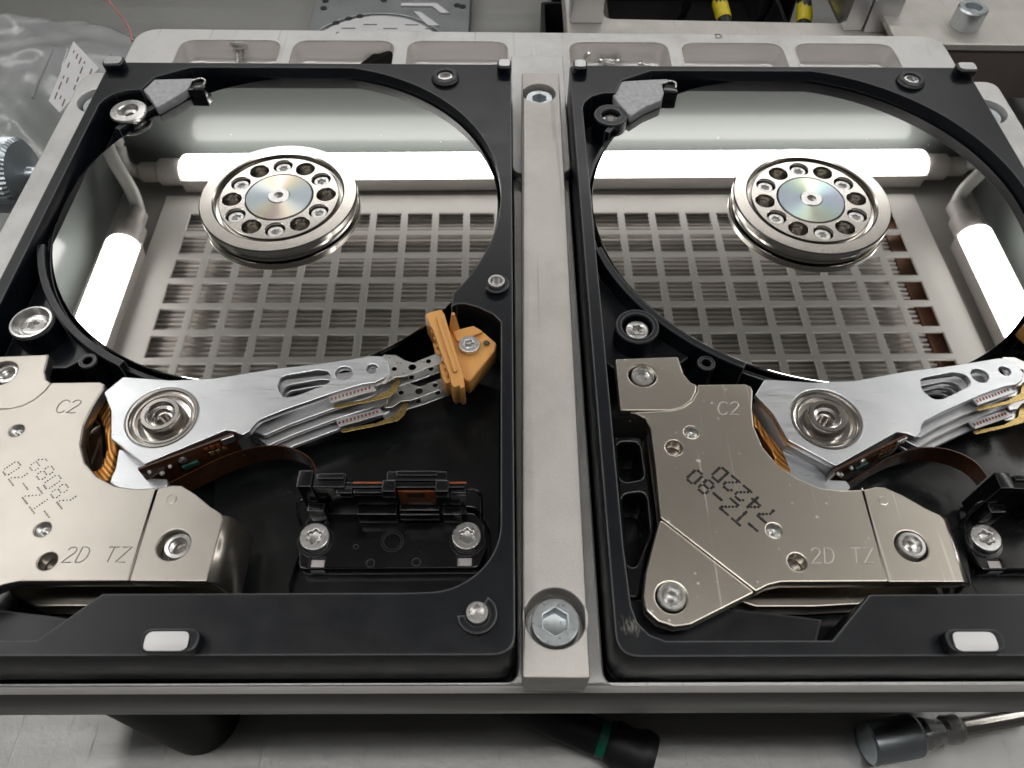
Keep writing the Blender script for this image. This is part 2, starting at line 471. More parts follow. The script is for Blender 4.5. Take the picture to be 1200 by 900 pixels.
def ribbon(name, path, z0, z1, m, parent=None, th=.12):
    """a strip standing on edge along a path in plan, z0/z1 numbers or lists"""
    bm = bmesh.new(); P = [Vector((p[0], p[1])) for p in path]; rows = []
    for i, p in enumerate(P):
        d = (P[min(i + 1, len(P) - 1)] - P[max(i - 1, 0)]).normalized(); nn = Vector((-d.y, d.x)) * th / 2
        a = z0[i] if isinstance(z0, list) else z0; b = z1[i] if isinstance(z1, list) else z1
        rows.append([bm.verts.new((*(p + nn), a)), bm.verts.new((*(p + nn), b)), bm.verts.new((*(p - nn), b)), bm.verts.new((*(p - nn), a))])
    for a, b in zip(rows, rows[1:]):
        for k in range(4): bm.faces.new((a[k], b[k], b[(k + 1) % 4], a[(k + 1) % 4]))
    bm.faces.new(rows[0]); bm.faces.new(rows[-1][::-1])
    bmesh.ops.recalc_face_normals(bm, faces=bm.faces[:])
    return bm_mesh(name, bm, m, parent, 40)


def star(cx, cy, r, n=6, a0=0.0):
    return [(cx + r * (1 + .16 * math.cos(n * t)) * math.cos(t + a0) / 1.16, cy + r * (1 + .16 * math.cos(n * t)) * math.sin(t + a0) / 1.16) for t in [2 * math.pi * i / 48 for i in range(48)]]


def hexa(cx, cy, r, a0=0.0): return ring(cx, cy, r, 6, a0)


def screw_mesh(r, h, socket='torx', depth=None, a0=.3, dome=.0, sr=.48):
    """head of a screw: bevelled disc with a cut socket and a floor in it"""
    depth = depth or h * .7
    sock = star(0, 0, r * sr, 6, a0) if socket == 'torx' else hexa(0, 0, r * sr, a0)
    me = plate_mesh([ring(0, 0, r, 36), sock], 0, h, bevel=min(.22, h * .3), res=2)
    bm = bmesh.new(); bm.from_mesh(me); bm.transform(Matrix.Scale(1000, 4))
    lathe_bm(bm, [(0, h - depth - .15), (r * sr * .55, h - depth), (r * sr * 1.02, h - depth + .05)], n=24)
    if dome:
        for v in bm.verts:
            d = v.co.xy.length / r
            if v.co.z > h * .5: v.co.z += dome * (1 - d * d)
    bm.to_mesh(me); bm.free(); me.transform(Matrix.Scale(MM, 4)); return me


def screw(name, x, y, z, r, h, parent, m='screw_steel', socket='torx', a0=.3, dome=.0, sr=.48, depth=None):
    o = link(name, screw_mesh(r, h, socket, depth, a0, dome, sr), m, parent, 35); place(o, (x, y, z)); return o


STROKE = {'C': [[(.62, .82), (.5, .96), (.3, 1), (.12, .88), (.03, .62), (.03, .38), (.12, .12), (.3, 0), (.5, .04), (.62, .18)]],
          '2': [[(.04, .78), (.1, .93), (.28, 1), (.48, .95), (.57, .78), (.52, .6), (.3, .36), (.03, 0), (.6, 0)]],
          'D': [[(.04, 0), (.04, 1), (.3, 1), (.5, .9), (.62, .66), (.62, .34), (.5, .1), (.3, 0), (.04, 0)]],
          'T': [[(0, 1), (.66, 1)], [(.33, 1), (.33, 0)]], 'Z': [[(.04, 1), (.62, 1), (.02, 0), (.64, 0)]], ' ': []}


def stamp_text(name, text, x, y, z, size, m, parent, slant=.18):
    bm = bmesh.new()
    for ch in text:
        for st in STROKE[ch]: tube_bm(bm, [(x + (p[0] + p[1] * slant) * size, y + p[1] * size, z) for p in st], .11, 6)
        x += size * (.80 if ch != ' ' else .45)
    return bm_mesh(name, bm, m, parent, 50)


DOT = {'7': '11111000010001000100010000100001000', '4': '00010001100101010010111110001000010', '2': '01110100010000100010001000100011111',
       'D': '11110100011000110001100011000111110', '-': '00000000000000011111000000000000000', 'T': '11111001000010000100001000010000100',
       'Z': '11111000010001000100010001000011111', '8': '01110100011000101110100011000101110', '0': '01110100011000110001100011000101110',
       '9': '01110100011000101111000010001001100'}


def dot_text(name, lines, x, y, z, ang, pitch, r, parent, lead=1.0):
    """dot-peened characters, line by line; x, y is the start of the first line's baseline"""
    bm = bmesh.new()
    u = Vector((math.cos(ang), math.sin(ang))); v = Vector((-u.y, u.x))
    for li, s in enumerate(lines):
        o = Vector((x, y)) - v * li * pitch * 9.2 * lead
        for ci, ch in enumerate(s):
            g = DOT[ch]
            for k, b in enumerate(g):
                if b == '1':
                    p = o + u * (ci * 6.4 + k % 5) * pitch + v * (6 - k // 5) * pitch * 1.15
                    bmesh.ops.create_circle(bm, cap_ends=True, segments=7, radius=r * random.uniform(.85, 1.15), matrix=Matrix.Translation((p.x, p.y, z)))
    return bm_mesh(name, bm, 'dark_ink', parent, 0)


def stroke_text(name, text, x, y, z, size, m, parent, ang=0.0, depth=.03):
    cu = bpy.data.curves.new('tmp', 'FONT'); cu.body = text; cu.size = size; cu.extrude = depth; cu.resolution_u = 3
    cu.fill_mode = 'NONE'; cu.bevel_depth = size * .022; cu.bevel_resolution = 0; cu.extrude = 0
    o = bpy.data.objects.new('tmp', cu); me = bpy.data.meshes.new_from_object(o)
    bpy.data.objects.remove(o); bpy.data.curves.remove(cu)
    me.transform(Matrix.Diagonal((MM, MM, MM, 1)) @ Matrix.Translation((x, y, z)) @ Matrix.Rotation(ang, 4, 'Z'))
    return link(name, me, m, parent, 40)


# ------------------------------------------------------------------ setting: table and hood
def quad(name, pts, m, kind='structure'):
    bm = bmesh.new(); bm.faces.new([bm.verts.new(p) for p in pts]); o = bm_mesh(name, bm, m, None, 0); o['kind'] = kind; return o


CEIL = 481.0
o = plate('table', [rect(-900, -520, 1000, 620)], TABLE - 20, TABLE, 'stainless_table', None, bevel=1); o['kind'] = 'structure'
quad('wall_back', [(-900, 547, TABLE), (1000, 574, TABLE), (1000, 574, CEIL), (-900, 547, CEIL)], 'wall_paint')
quad('wall_left', [(-446, -300, TABLE), (-446, 553, TABLE), (-446, 553, CEIL), (-446, -300, CEIL)], 'wall_paint')
quad('wall_right', [(536, -300, TABLE), (536, 567, TABLE), (536, 567, CEIL), (536, -300, CEIL)], 'dark_wall')
GX0, GX1, GY1, PITCH_G, NR = -361.0, 437.0, 476.0, 34.7, 17
GY0 = GY1 - NR * PITCH_G
NCOL = 23; PX = (GX1 - GX0) / NCOL
o = plate('ceiling', [rect(-446, -300, 536, 567), rect(GX0 - 8, GY0 - 8, GX1 + 8, GY1 + 8)], CEIL, CEIL + 3, 'hood_paint', None, bevel=.4); o['kind'] = 'structure'


def build_grille():
    t = empty('filter_grille', (GX0 + GX1) / 2, (GY0 + GY1) / 2, CEIL)
    ox, oy = (GX0 + GX1) / 2, (GY0 + GY1) / 2
    loops = [rect(GX0 - 30 - ox, GY0 - 30 - oy, GX1 + 30 - ox, GY1 + 26 - oy)]
    bw = 3.8
    for i in range(NCOL):
        for j in range(NR):
            loops.append(rect(GX0 + i * PX + bw - ox, GY0 + j * PITCH_G + bw - oy, GX0 + (i + 1) * PX - bw - ox, GY0 + (j + 1) * PITCH_G - bw - oy))
    plate('grid', loops, -3, -.3, 'grille_paint', t, bevel=.6)
    bm = bmesh.new(); y = GY0 - 8 - oy
    while y < GY1 + 8 - oy:
        a, b = GX0 - 8 - ox, GX1 - 18 - ox
        v = [bm.verts.new(p) for p in ((a, y, 4.5), (b, y, 4.5), (b, y + 2.4, 4.5), (a, y + 2.4, 4.5), (a, y + 2.9, 9.5), (b, y + 2.9, 9.5), (b, y + 5.7, 9.5), (a, y + 5.7, 9.5), (a, y + 6.2, 4.5), (b, y + 6.2, 4.5))]
        for q in ((0, 1, 2, 3), (3, 2, 5, 4), (4, 5, 6, 7), (7, 6, 9, 8)): bm.faces.new([v[k] for k in q])
        y += 6.2
    bm_mesh('pleated_filter', bm, 'filter_paper', t, 0)
    fr = [((GX0 - 12, GY0 - 8), (GX0 - 7, GY1 + 8)), ((GX1 - 17, GY0 - 8), (GX1 + 9, GY1 + 8)), ((GX0 - 7, GY1 + 9), (GX1 - 17, GY1 + 13)), ((GX0 - 7, GY0 - 9), (GX1 - 17, GY0 - 4))]
    for (a, b), (c, d) in fr:
        box('filter_frame', a - ox, b - oy, 3.4, c - ox, d - oy, 40, 'filter_wood', t, bevel=.3)
    bm = bmesh.new(); bm.faces.new([bm.verts.new(p) for p in [(GX0 - 14 - ox, GY0 - 12 - oy, 41), (GX1 + 12 - ox, GY0 - 12 - oy, 41), (GX1 + 12 - ox, GY1 + 12 - oy, 41), (GX0 - 14 - ox, GY1 + 12 - oy, 41)]])
    bm_mesh('back_panel', bm, 'filter_gap', t, 0)
    t.rotation_euler.z = math.radians(.5)
    tag(t, 'off-white square-holed ceiling grille over a pleated filter, mirrored in both platters', 'grille')


build_grille()


def tube_light(x0, y0, x1, y1, label, caps=(True, True), cables=()):
    a = Vector((x0, y0, 0)); b = Vector((x1, y1, 0)); L = (b - a).length; d = (b - a) / L
    t = empty('tube_light', (x0 + x1) / 2, (y0 + y1) / 2, CEIL)
    t.rotation_euler.z = math.atan2(d.y, d.x)
    # housing: trapezoid base carrying a half-round diffuser; cross-section in (y, z)
    def prism(name, sec, xa, xb, m):
        bm = bmesh.new()
        A = [bm.verts.new((xa, p[0], p[1])) for p in sec]; B = [bm.verts.new((xb, p[0], p[1])) for p in sec]
        for i in range(len(sec)): bm.faces.new((A[i], A[(i + 1) % len(sec)], B[(i + 1) % len(sec)], B[i]))
        bm.faces.new(A[::-1]); bm.faces.new(B); bmesh.ops.recalc_face_normals(bm, faces=bm.faces[:])
        return bm_mesh(name, bm, m, t, 50)
    prism('housing', [(-14, -.5), (14, -.5), (15, -8), (17.5, -21), (-17.5, -21), (-15, -8)], -L / 2 - 2, L / 2 + 2, 'tube_housing')
    sec = [(17 * math.cos(math.radians(q)), -21.3 - 18 * math.sin(math.radians(q))) for q in range(0, 181, 12)]
    bm = bmesh.new(); n = len(sec)
    xs = [-L / 2, -L / 2 + 1.5, -L / 2 + 5, L / 2 - 5, L / 2 - 1.5, L / 2]; ks = [.80, .93, 1, 1, .93, .80]
    R = [[bm.verts.new((x, p[0] * k, -21.3 + (p[1] + 21.3) * k)) for p in sec] for x, k in zip(xs, ks)]
    for A, B in zip(R, R[1:]):
        for i in range(n): bm.faces.new((A[i], A[(i + 1) % n], B[(i + 1) % n], B[i]))
    bm.faces.new(R[0][::-1]); bm.faces.new(R[-1]); bmesh.ops.recalc_face_normals(bm, faces=bm.faces[:])
    bm_mesh('diffuser', bm, 'tube_diffuser', t, 50)
    for s, on in ((-1, caps[0]), (1, caps[1])):
        if on:
            pr = [(0, 0), (15, 0), (15, 24), (11, 28), (11, 46), (8, 50), (0, 50)]
            e = lathe('end_cap', pr, (s * (L / 2 + 2.2), 0, -19), 'tube_housing', t, n=20, axis=(s, 0, 0))
    tag(t, label, 'light', 'tube lights mirrored in the platters')
    return t


tube_light(-372, 520, 474, 534, 'long lit tube light mirrored as a white bar across both platters')
tube_light(-407, 402, -398, -105, 'lit tube light mirrored at the lower left of the left platter', (True, False))
tube_light(494, 420, 492, -105, 'lit tube light mirrored at the right edge of the right platter', (True, False))
tube_light(-360, -168, 450, -168, 'lit tube light along the front end of the ceiling grille, above the picture', (True, True))
c1 = tube('power_cable', smooth_path([(-424, 519, 462), (-436, 518, 450), (-437, 528, 425), (-436, 512, 405), (-428, 490, 415), (-412, 468, 445), (-407, 454, 462)]), 7, 'cable_white', None, 10)
tag(c1, 'white cable looping between two tube lights, mirrored in the left platter', 'cable', 'light cables')
c2 = tube('power_cable', smooth_path([(523, 536, 462), (528, 528, 452), (527, 510, 432), (520, 495, 430), (502, 482, 448), (495, 472, 462)]), 7, 'cable_white', None, 10)
tag(c2, 'white cable looping between two tube lights, mirrored in the right platter', 'cable', 'light cables')


# ------------------------------------------------------------------ fixture
def build_fixture():
    t = empty('drive_fixture', 0, -60, TABLE)
    oy, oz = -60.0, TABLE                                       # local origin
    def L(p): return [(x, y - oy) for x, y in p]
    z1, z0 = -13 - oz, -29 - oz
    left, right, back, front, ear = -126.0, 128.6, 37.6, -148.1, 15.5
    outl = [(left, front), (right, front), (right, ear - 2), (120.2, ear - 2), (120.2, back - 1.5), (-116.8, back), (-116.8, ear), (left, ear)]
    outl = fillet(outl, [4, 4, 9, 1, 7, 7, 1, 9], 8)
    poc = []
    for d in 'LR':
        x = DX[d]; poc.append(fillet(rect(x - .5, -147.6 + DY[d], x + 102.1, .5), 2))
    tr = []
    for a, b in ((214, 331), (346, 463), (479, 595), (666, 781), (796, 914), (927, 1042)):
        (xa, ya), (xb, yb) = U(a, 46.5, -13), U(b, 48.5, -13)
        tr.append(fillet(rect(xa, 7.5, xb, 31.6), 4.5, 6))
    cb = [ring(-118.5, 3.0, 5.4, 30), ring(121.3, .2, 5.4, 30)]
    plate('base_plate', [L(outl)] + [L(p) for p in poc] + [L(p) for p in tr] + [L(p) for p in cb], z0, z1, 'fixture_aluminium', t, bevel=.35, res=2)
    # milled facing of the tray strip: each tray is a pocket with a floor
    for p in tr:
        xs = [q[0] for q in p]
        cx, cy = sum(xs) / len(xs), sum(q[1] for q in p) / len(p)
        bm = bmesh.new(); n = len(p)
        zz = [(1.035, z1 + .12), (1.0, z1 - .25), (.992, z1 - .9), (.985, z1 - 5.0), (.955, z1 - 6.0), (.91, z1 - 6.5)]
        # shell set 0.05 mm inside the cut
        rows = [[bm.verts.new((cx + (q[0] - cx) * k - 0 * cx, cy + (q[1] - cy) * k - oy, z)) for q in p] for k, z in zz[1:]]
        for A, B in zip(rows, rows[1:]):
            for i in range(n): bm.faces.new((A[i], A[(i + 1) % n], B[(i + 1) % n], B[i]))
        bm.faces.new(rows[-1]); bmesh.ops.recalc_face_normals(bm, faces=bm.faces[:])
        for f in bm.faces: f.normal_flip()
        bm_mesh('tray', bm, 'pocket_aluminium', t, 40)
        big = [(cx + (q[0] - cx) * 1.03, cy + (q[1] - cy) * 1.05) for q in p]
        plate('tray_lip', [L(big), L(p)], z1 + .01, z1 + .16, 'bright_chamfer', t, bevel=.07)
    plate('underside', [L(rect(left + 4, front + 4, right - 4, ear - 6))], z0 - .6, z0 + .35, 'brown_plate', t, bevel=.1)
    # front edge facing, milled
    plate('front_edge', [L(rect(left + 4.2, front - .97, right - 4.2, front - .02))], z0 + .1, z1 - 1.2, 'milled_edge_shaded', t, bevel=.1)
    bm = bmesh.new(); sec = [(front - .02, z1 - .35), (front - .5, z1 - .5), (front - .95, z1 - 1.1), (front - .02, z1 - 1.15)]
    Aa = [bm.verts.new((left + 4.2, y - oy, zz)) for y, zz in sec]; Bb = [bm.verts.new((right - 4.2, y - oy, zz)) for y, zz in sec]
    for i in range(4): bm.faces.new((Aa[i], Aa[(i + 1) % 4], Bb[(i + 1) % 4], Bb[i]))
    bm.faces.new(Aa[::-1]); bm.faces.new(Bb); bmesh.ops.recalc_face_normals(bm, faces=bm.faces[:]); bm_mesh('front_chamfer', bm, 'bright_chamfer', t, 60)
    for x, y in ((-118.5, 3.0), (121.3, .2)):
        s = screw('side_bolt', x, y - oy, z1 - 6, 4.6, 4.5, t, 'zinc_bolt', 'hex', sr=.55, depth=2.4)
        lathe('bolt_seat', [(0, -6.2), (5.3, -6.2)], (x, y - oy, z1), 'milled_aluminium', t, n=24)
    # tongue between the drives, standing a little above the plate
    tg = [(-7.25, 20), (7.3, 20), (7.3, -26)] + arc(4.6, -27, 2.7, 0, -90, 6) + [(-4.5, -29.7)] + arc(-4.5, -27, 2.75, -90, -180, 6)
    plate('tongue', [L(tg)], z1 + .05, z1 + 3.0, 'fixture_aluminium', t, bevel=.4)
    for x, y in ((-80, -138.5), (92, -122), (-100, 2), (100, 2)):
        lathe('leg', [(0, 0), (8.6, 0), (9, .6), (9, 50), (0, 50)], (x, y - oy, .05), 'leg_black', t, n=32)
    # clamping thumbscrew on the left side
    kx, ky, kz = -138.0, -17.0, z1 - 9
    kb = bmesh.new(); N = 96
    lathe_bm(kb, [(0, -9), (8, -9), (9.4, -8), (9.4, 1.5), (8.6, 2.4), (5, 3.2), (2.6, 4.0), (2.4, 11.9), (0, 11.9)], (kx, ky - oy, kz), N, (1, 0, 0))
    for v in kb.verts:
        dy, dz = v.co.y - (ky - oy), v.co.z - kz; r = math.hypot(dy, dz)
        if r > 9.2:
            k = 1 + (.035 if int(math.atan2(dz, dy) / (2 * math.pi) * N + .5) % 2 else -.02); v.co.y = ky - oy + dy * k; v.co.z = kz + dz * k
    bm_mesh('thumbscrew', kb, 'knob_steel', t, 25)
    stroke_text('pen_mark', 'D', *[U(838, 45, -13)[0], U(838, 45, -13)[1] - oy], z1 + .03, 3.2, 'black_ink', t)
    stroke_text('pen_mark', 'r', *[U(393, 40, -13)[0], U(393, 40, -13)[1] - oy], z1 + .03, 2.4, 'black_ink', t)
    tag(t, 'aluminium drive-holding fixture plate with six trays, black legs and a thumbscrew', 'fixture')


build_fixture()


def build_clamp():
    t = empty('clamp_bar', 0, -74, -13)
    def L(p): return [(x, y + 74) for x, y in p]
    zt = -4.0 + 13
    q = [(-4.55, 2.6), (5.15, 2.6), (3.75, -149.3), (-6.3, -149.2)]
    b1 = U(632, 109, -4); b2 = U(651, 724, -4)
    me = plate_mesh([L(fillet(q, .5, 3)), L(ring(b1[0], b1[1] , 4.1, 40)), L(ring(b2[0], b2[1], 4.75, 44))], 3.15, zt, .3, 2)
    o = link('bar', me, 'blasted_aluminium', t)
    plate('foot', [L([(-4.2, -32), (4.4, -32), (3.5, -149.1), (-6.0, -149.0)])], .1, 3.1, 'blasted_aluminium', t, bevel=.1)
    for (bx, by), rr, m in ((b1, 3.45, 'zinc_bolt'), (b2, 3.8, 'zinc_bolt')):
        lathe('bolt_seat', [(0, 0), (rr * 1.13, 0)], (bx, by + 74, 3.3), 'milled_aluminium', t, n=28)
        s = screw('socket_bolt', bx + .05, by + 74 - .15, 3.35, rr, 4.3, t, m, 'hex', a0=.5, sr=.56, depth=2.6)
    tag(t, 'blasted aluminium clamp bar with two socket bolts between the two drives', 'bar')


build_clamp()


# ------------------------------------------------------------------ hard drives
HC = (50.8, -49.0)          # spindle centre
BORE, ZP = 48.35, -3.0


def build_drive(d, label):
    t = empty('hard_drive', DX[d], DY[d], -26.2)
    Z = 26.2                                                    # local z of the top plane
    def z(v): return v + Z
    left = d == 'L'
    P = lambda name, loops, a, b, m, par=t, **k: plate(name, loops, z(a), z(b), m, par, **k)
    # casing: outer wall with the stepped opening
    outer = fillet(rect(0, -147, 101.6, 0), [3.4, 3.4, 1.6, 1.6], 7)
    a_top = math.degrees(math.asin((HC[1] * -1 - 1.9) / BORE))
    opening = [(12.8, -6.2), (20.8, -2.0), (40.0, -1.9)] + arc(HC[0], HC[1], BORE, a_top, -36, 60) + \
        [(89.6, -80.9), (90.6, -80.1), (92.2, -80.0), (94.8, -80.9), (97.8, -82.7), (99.3, -84.6), (99.4, -124.0)] + arc(88.2, -126.4, 11.2, 0, -90, 14) + [(84.3, -137.7), (39.3, -137.8), (31.9, -144.7), (7.3, -144.7), (5, -143.8), (3.4, -142), (2.7, -139.5), (2.4, -130), (2.45, -17.4), (3.1, -15.2), (4.9, -12.9), (7.6, -11.6), (10.9, -11.3)]
    tabn = [(46.4, -147.2), (46.4, -146.4), (47.2, -145.3), (54.9, -145.3), (56, -146.2), (56, -147.2)]
    P('casing', [outer, opening], -13.2, 0, 'black_casing' if left else 'black_casing_scuffed', bevel=.12, res=1)
    P('lower_casing', [fillet(rect(.35, -146.6, 101.25, -.35), 3, 6)], -26.2, -16.0, 'black_casing', bevel=.3)
    # deep floor and the stepped floors above it
    P('floor', [fillet(rect(.6, -146.3, 101.0, -.6), 2, 4)], -16.0, -14.2, 'black_floor', bevel=.1)
    # connector recess: raised shelf with a cut for the connector
    shelf = [(44, -100), (62, -96), (90, -88), (99.2, -92), (99.2, -126.5), (98.4, -130.4), (96.4, -133.5), (93.7, -135.7), (89.6, -137.0), (84.3, -137.4), (56, -137.4), (50, -128)]
    cut = fillet([(66.2, -116.8), (95, -117.6), (97.4, -122), (97.6, -127), (94, -133.4), (88, -134.6), (64.4, -134.6), (63.6, -131.8)], 2.6, 6)
    P('floor_shelf', [shelf, cut], -14.15, -12.4, 'black_floor', bevel=.3, res=2)
    # ledge under the front rim
    P('front_ledge', [[(3.2, -136.5), (30, -139.5), (33.2, -140), (31.2, -144.2), (7.4, -144.2), (4.2, -142.2)]], -14.1, -5.0, 'black_casing', bevel=.25)
    # left wells beside the magnet cover
    P('side_well', [fillet([(2.9, -107.2), (8.3, -107.2), (8.6, -112), (8.8, -124), (6.2, -132), (5.0, -137), (2.9, -137)], 1.2), fillet([(3.7, -108.6), (7.6, -108.6), (7.7, -115.6), (3.7, -116.4)], 1.3), fillet([(3.7, -119), (7.8, -118.4), (7.6, -126), (4.8, -131.5), (3.7, -131.5)], 1.3)], -14.1, -4.2, 'black_floor', bevel=.5, res=3)
    # bore shroud: thin wall that follows the platter, with its webs
    def sector(r0, r1, a0, a1, n=16): return arc(HC[0], HC[1], r0, a0, a1, n) + arc(HC[0], HC[1], r1, a1, a0, n)
    P('shroud', [sector(48.7, 50.1, 128, 150)], -14.1, -1.7, 'black_casing', bevel=.25, res=2)
    P('shroud', [sector(48.7, 50.2, 196, 243.5)], -14.1, -1.7, 'black_casing', bevel=.25, res=2)
    P('bore_wall', [sector(48.45, 49.4, 95, 262, 60)], -14.1, -4.2, 'black_casing', bevel=.2)
    # pocket floor in the rear left corner and the left corner
    P('corner_floor', [fillet([(2.9, -16.5), (8, -12), (21, -3), (30, -3.2), (18, -13), (8, -27), (3.0, -38)], .8)], -14.1, -7.5, 'black_casing', bevel=.3)
    P('corner_floor', [fillet([(3.0, -62), (4.0, -68), (9, -76), (15.5, -83.6), (20, -88), (15.9, -91.3), (5, -91.3), (3.0, -89)], .8)], -14.1, -6.0, 'black_casing', bevel=.3)
    # screw bosses in the rear left and the middle left
    for bx, by, kind in ((9.35, -18.4, 'cup' if not left else 'flange'), (9.3, -84.2, 'screw' if not left else 'bowl')):
        if kind == 'flange':
            s = lathe('screw_boss', [(2.0, -7), (3.2, -7), (3.4, -2.0), (4.25, -1.7), (4.35, -1.2), (4.1, -.9), (2.5, -.8), (2.25, -1.1), (2.1, -2.2), (1.2, -2.4), (1.0, -5), (0, -5)], (bx, by, Z), 'screw_steel', t, 36)
        elif kind == 'cup':
            s = lathe('screw_boss', [(4.2, -8), (4.15, -1.5), (3.95, -1.2), (2.45, -1.2), (2.25, -1.5), (2.15, -4.5), (0, -4.5)], (bx, by, Z), 'black_casing', t, 36)
            lathe('thread_insert', [(1.95, -1.0), (1.95, .6), (1.75, .9), (1.3, .9), (1.2, .4), (1.3, .1), (1.1, -.3), (1.2, -.7), (0, -1)], (0, 0, -3.4), 'screw_steel', s, 28)
        elif kind == 'bowl':
            s = lathe('screw_boss', [(4.1, -6), (4.15, -1.3), (3.95, -1.0), (3.6, -1.0), (3.3, -1.5), (2.9, -3.0), (0, -3.2)], (bx, by, Z), 'black_casing', t, 36)
            lathe('washer', [(3.75, -1.05), (3.85, -.75), (3.45, -.72), (3.2, -1.3), (2.7, -2.0), (2.0, -2.2)], (0, 0, .05), 'screw_steel', s, 36)
            q = screw('screw', 0, 0, -3.1, 2.3, 1.3, s, a0=.6, dome=.25)
        else:
            s = lathe('screw_boss', [(4.3, -7), (4.25, -1.5), (4.05, -1.2), (3.15, -1.2), (2.95, -1.5), (2.75, -4.6), (0, -4.6)], (bx, by, Z), 'black_casing', t, 36)
            screw('screw', .1, -.1, -4.5, 2.3, 2.2, s, a0=.2, dome=.3)
    bp = T('R', -2.5, [(828, 425)])[0]
    lathe('pin_post', [(2.2, -11.5), (1.75, -.25), (1.6, 0), (1.0, 0), (.9, -.2), (.9, -3), (0, -3)], (bp[0], bp[1], z(-2.5)), 'black_casing', t, 24)
    # raised screw bosses on the rim
    s = lathe('rim_boss', [(3.5, 0), (3.4, .6), (3.1, .9), (3.1, 1.2), (2.8, 1.45), (2.15, 1.45), (1.95, 1.2), (1.85, .2), (0, .2)], (85.2, -6.6, z(.02)), 'black_casing', t, 36)
    lathe('thread_insert', [(1.8, 0), (1.75, .75), (1.3, .8), (1.05, .4), (1.15, .2), (.9, .1), (0, .1)], (0, 0, .2), 'screw_steel', s, 24)
    for bx, by, r, a0, a1 in ((98.4, -75.6, 2.5, -150, 80), (96.0, -141.3, 3.0, -175, 60)):
        s = plate('rim_boss', [[(x - bx, y - by) for x, y in arc(bx, by, r, a0, a1, 24) + arc(bx, by, 1.75, a1, a0, 24)]], 0, 1.05, 'black_casing', t, bevel=.2)
        place(s, (bx, by, z(.02)))
        lathe('thread_insert', [(1.72, .02), (1.7, 1.5), (1.6, 1.7), (1.2, 1.7), (1.1, 1.3), (1.1, .05), (0, .05)], (0, 0, .02), 'screw_steel', s, 28)
    # corner posts, black with bare metal tops
    for k, (px, py) in enumerate(((2.5, -2.7), (99.9, -2.9))):
        w2 = 2.5 if (k == 0) == left else 1.8
        s = plate('corner_post', [fillet(rect(-w2, -1.9, w2, 1.9), 1.3, 5)], 0, 2.2, 'black_casing', t, bevel=.35, res=2); place(s, (px, py, z(.02)))
        plate('post_face', [fillet(rect(-w2 + .4, -1.5, w2 - .4, 1.5), 1.0, 5)], 2.2, 2.4, 'milled_aluminium', s, bevel=.06)
    s = plate('front_tab', [fillet(rect(-4.2, -1.5, 4.2, 1.9), 1.6, 6)], 0, 2.0, 'black_casing', t, bevel=.3, res=2); place(s, (51.9, -145.5, z(.02)))
    plate('post_face', [fillet(rect(-3.4, -1.45, 2.9, 1.35), 1.1, 6)], 2.0, 2.25, 'milled_aluminium', s, bevel=.06)
    # platter
    P('platter', [ring(HC[0], HC[1], 47.75, 160), ring(HC[0], HC[1], 12.5, 40)], ZP - 1.0, ZP, 'platter_mirror', bevel=.12)
    # spindle clamp
    hub = empty('spindle_clamp'); hub.parent = t; hub.location = Vector((HC[0], HC[1], z(ZP))) * MM; hub.scale = (1, 1, 1.35)
    rot = math.radians(94.7 if left else 92.2)
    lathe('rim', [(12.4, .05), (16.3, .05), (16.35, .55), (15.6, .6), (15.6, .85), (16.8, .9), (17.0, 1.05), (17.0, 1.9), (16.75, 2.1), (14.2, 2.1), (13.9, 1.95), (13.8, .9), (13.2, .8), (12.6, .8)], (0, 0, 0), 'turned_ring', hub, 96)
    hol = []
    for k in range(12):
        a = rot + k * math.pi / 6; hol.append((10.15 * math.cos(a), 10.15 * math.sin(a)))
    plate('clamp_disc', [ring(0, 0, 12.95, 72)] + [ring(x, y, 2.0, 24) for x, y in hol] + [ring(0, 0, 7.3, 60)], .6, 1.75, 'turned_steel', hub, bevel=.18, res=2)
    lathe('turned_disc', [(7.15, 1.2), (7.15, 1.72), (7.0, 1.84), (6.7, 1.84), (2.5, 1.95), (2.4, 1.95)], (0, 0, 0), 'turned_disc' if left else 'turned_disc_green', hub, 72)
    lathe('spindle_pin', [(2.38, 1.6), (2.38, 2.0), (2.2, 2.12), (1.0, 2.12), (.85, 1.95), (.55, 1.7), (.5, 1.2), (0, 1.2)], (0, 0, 0), 'screw_steel', hub, 36)
    for k, (x, y) in enumerate(hol):
        if k % 2 == 0: screw('screw', x, y, .55, 1.75, .75, hub, a0=k * .7, sr=.5, depth=.5)
        else: lathe('bore', [(1.98, .62), (1.95, -.6), (0, -.6)], (x, y, 0), 'turned_steel', hub, 20)
    na = math.radians(72 if left else 12)
    nb = bmesh.new(); box_bm(nb, 16.2, -1.9, .2, 17.08, 1.9, 1.0, Matrix.Rotation(na, 4, 'Z'), .15); bm_mesh('notch', nb, 'black_casing', hub)
    # breather filter
    fl = T('R', -.6, [(708, 96), (760, 93), (784, 92), (775, 117), (756, 125), (739, 136), (728, 124), (720, 114), (717, 108), (708, 105)])
    if left: fl = T('L', -.6, [(153, 93.5), (190, 92.5), (227, 91.5), (229, 98), (206, 113), (183, 126), (174, 112), (166, 104), (155, 99)])
    s = P('breather_filter', [fillet(fl, .5, 3)], -3.0, -.6, 'felt_filter', bevel=.35, res=2)
    hx, hy = T('L', -1, [(231, 101)])[0] if left else T('R', -1, [(783, 104)])[0]
    hk = box('filter_hook', hx - 1.9, hy - 2.0, z(-4), hx + 2.2, hy + 1.7, z(-.6), 'black_plastic', t, .4)
    tube('hook_wire', smooth_path([(hx - 1.4, hy + 1.2, z(-.4)), (hx + .6, hy + 2.0, z(-.2)), (hx + 1.9, hy + 1.3, z(-.3)), (hx + 1.7, hy - .4, z(-.6))]), .28, 'screw_steel', hk, 8)
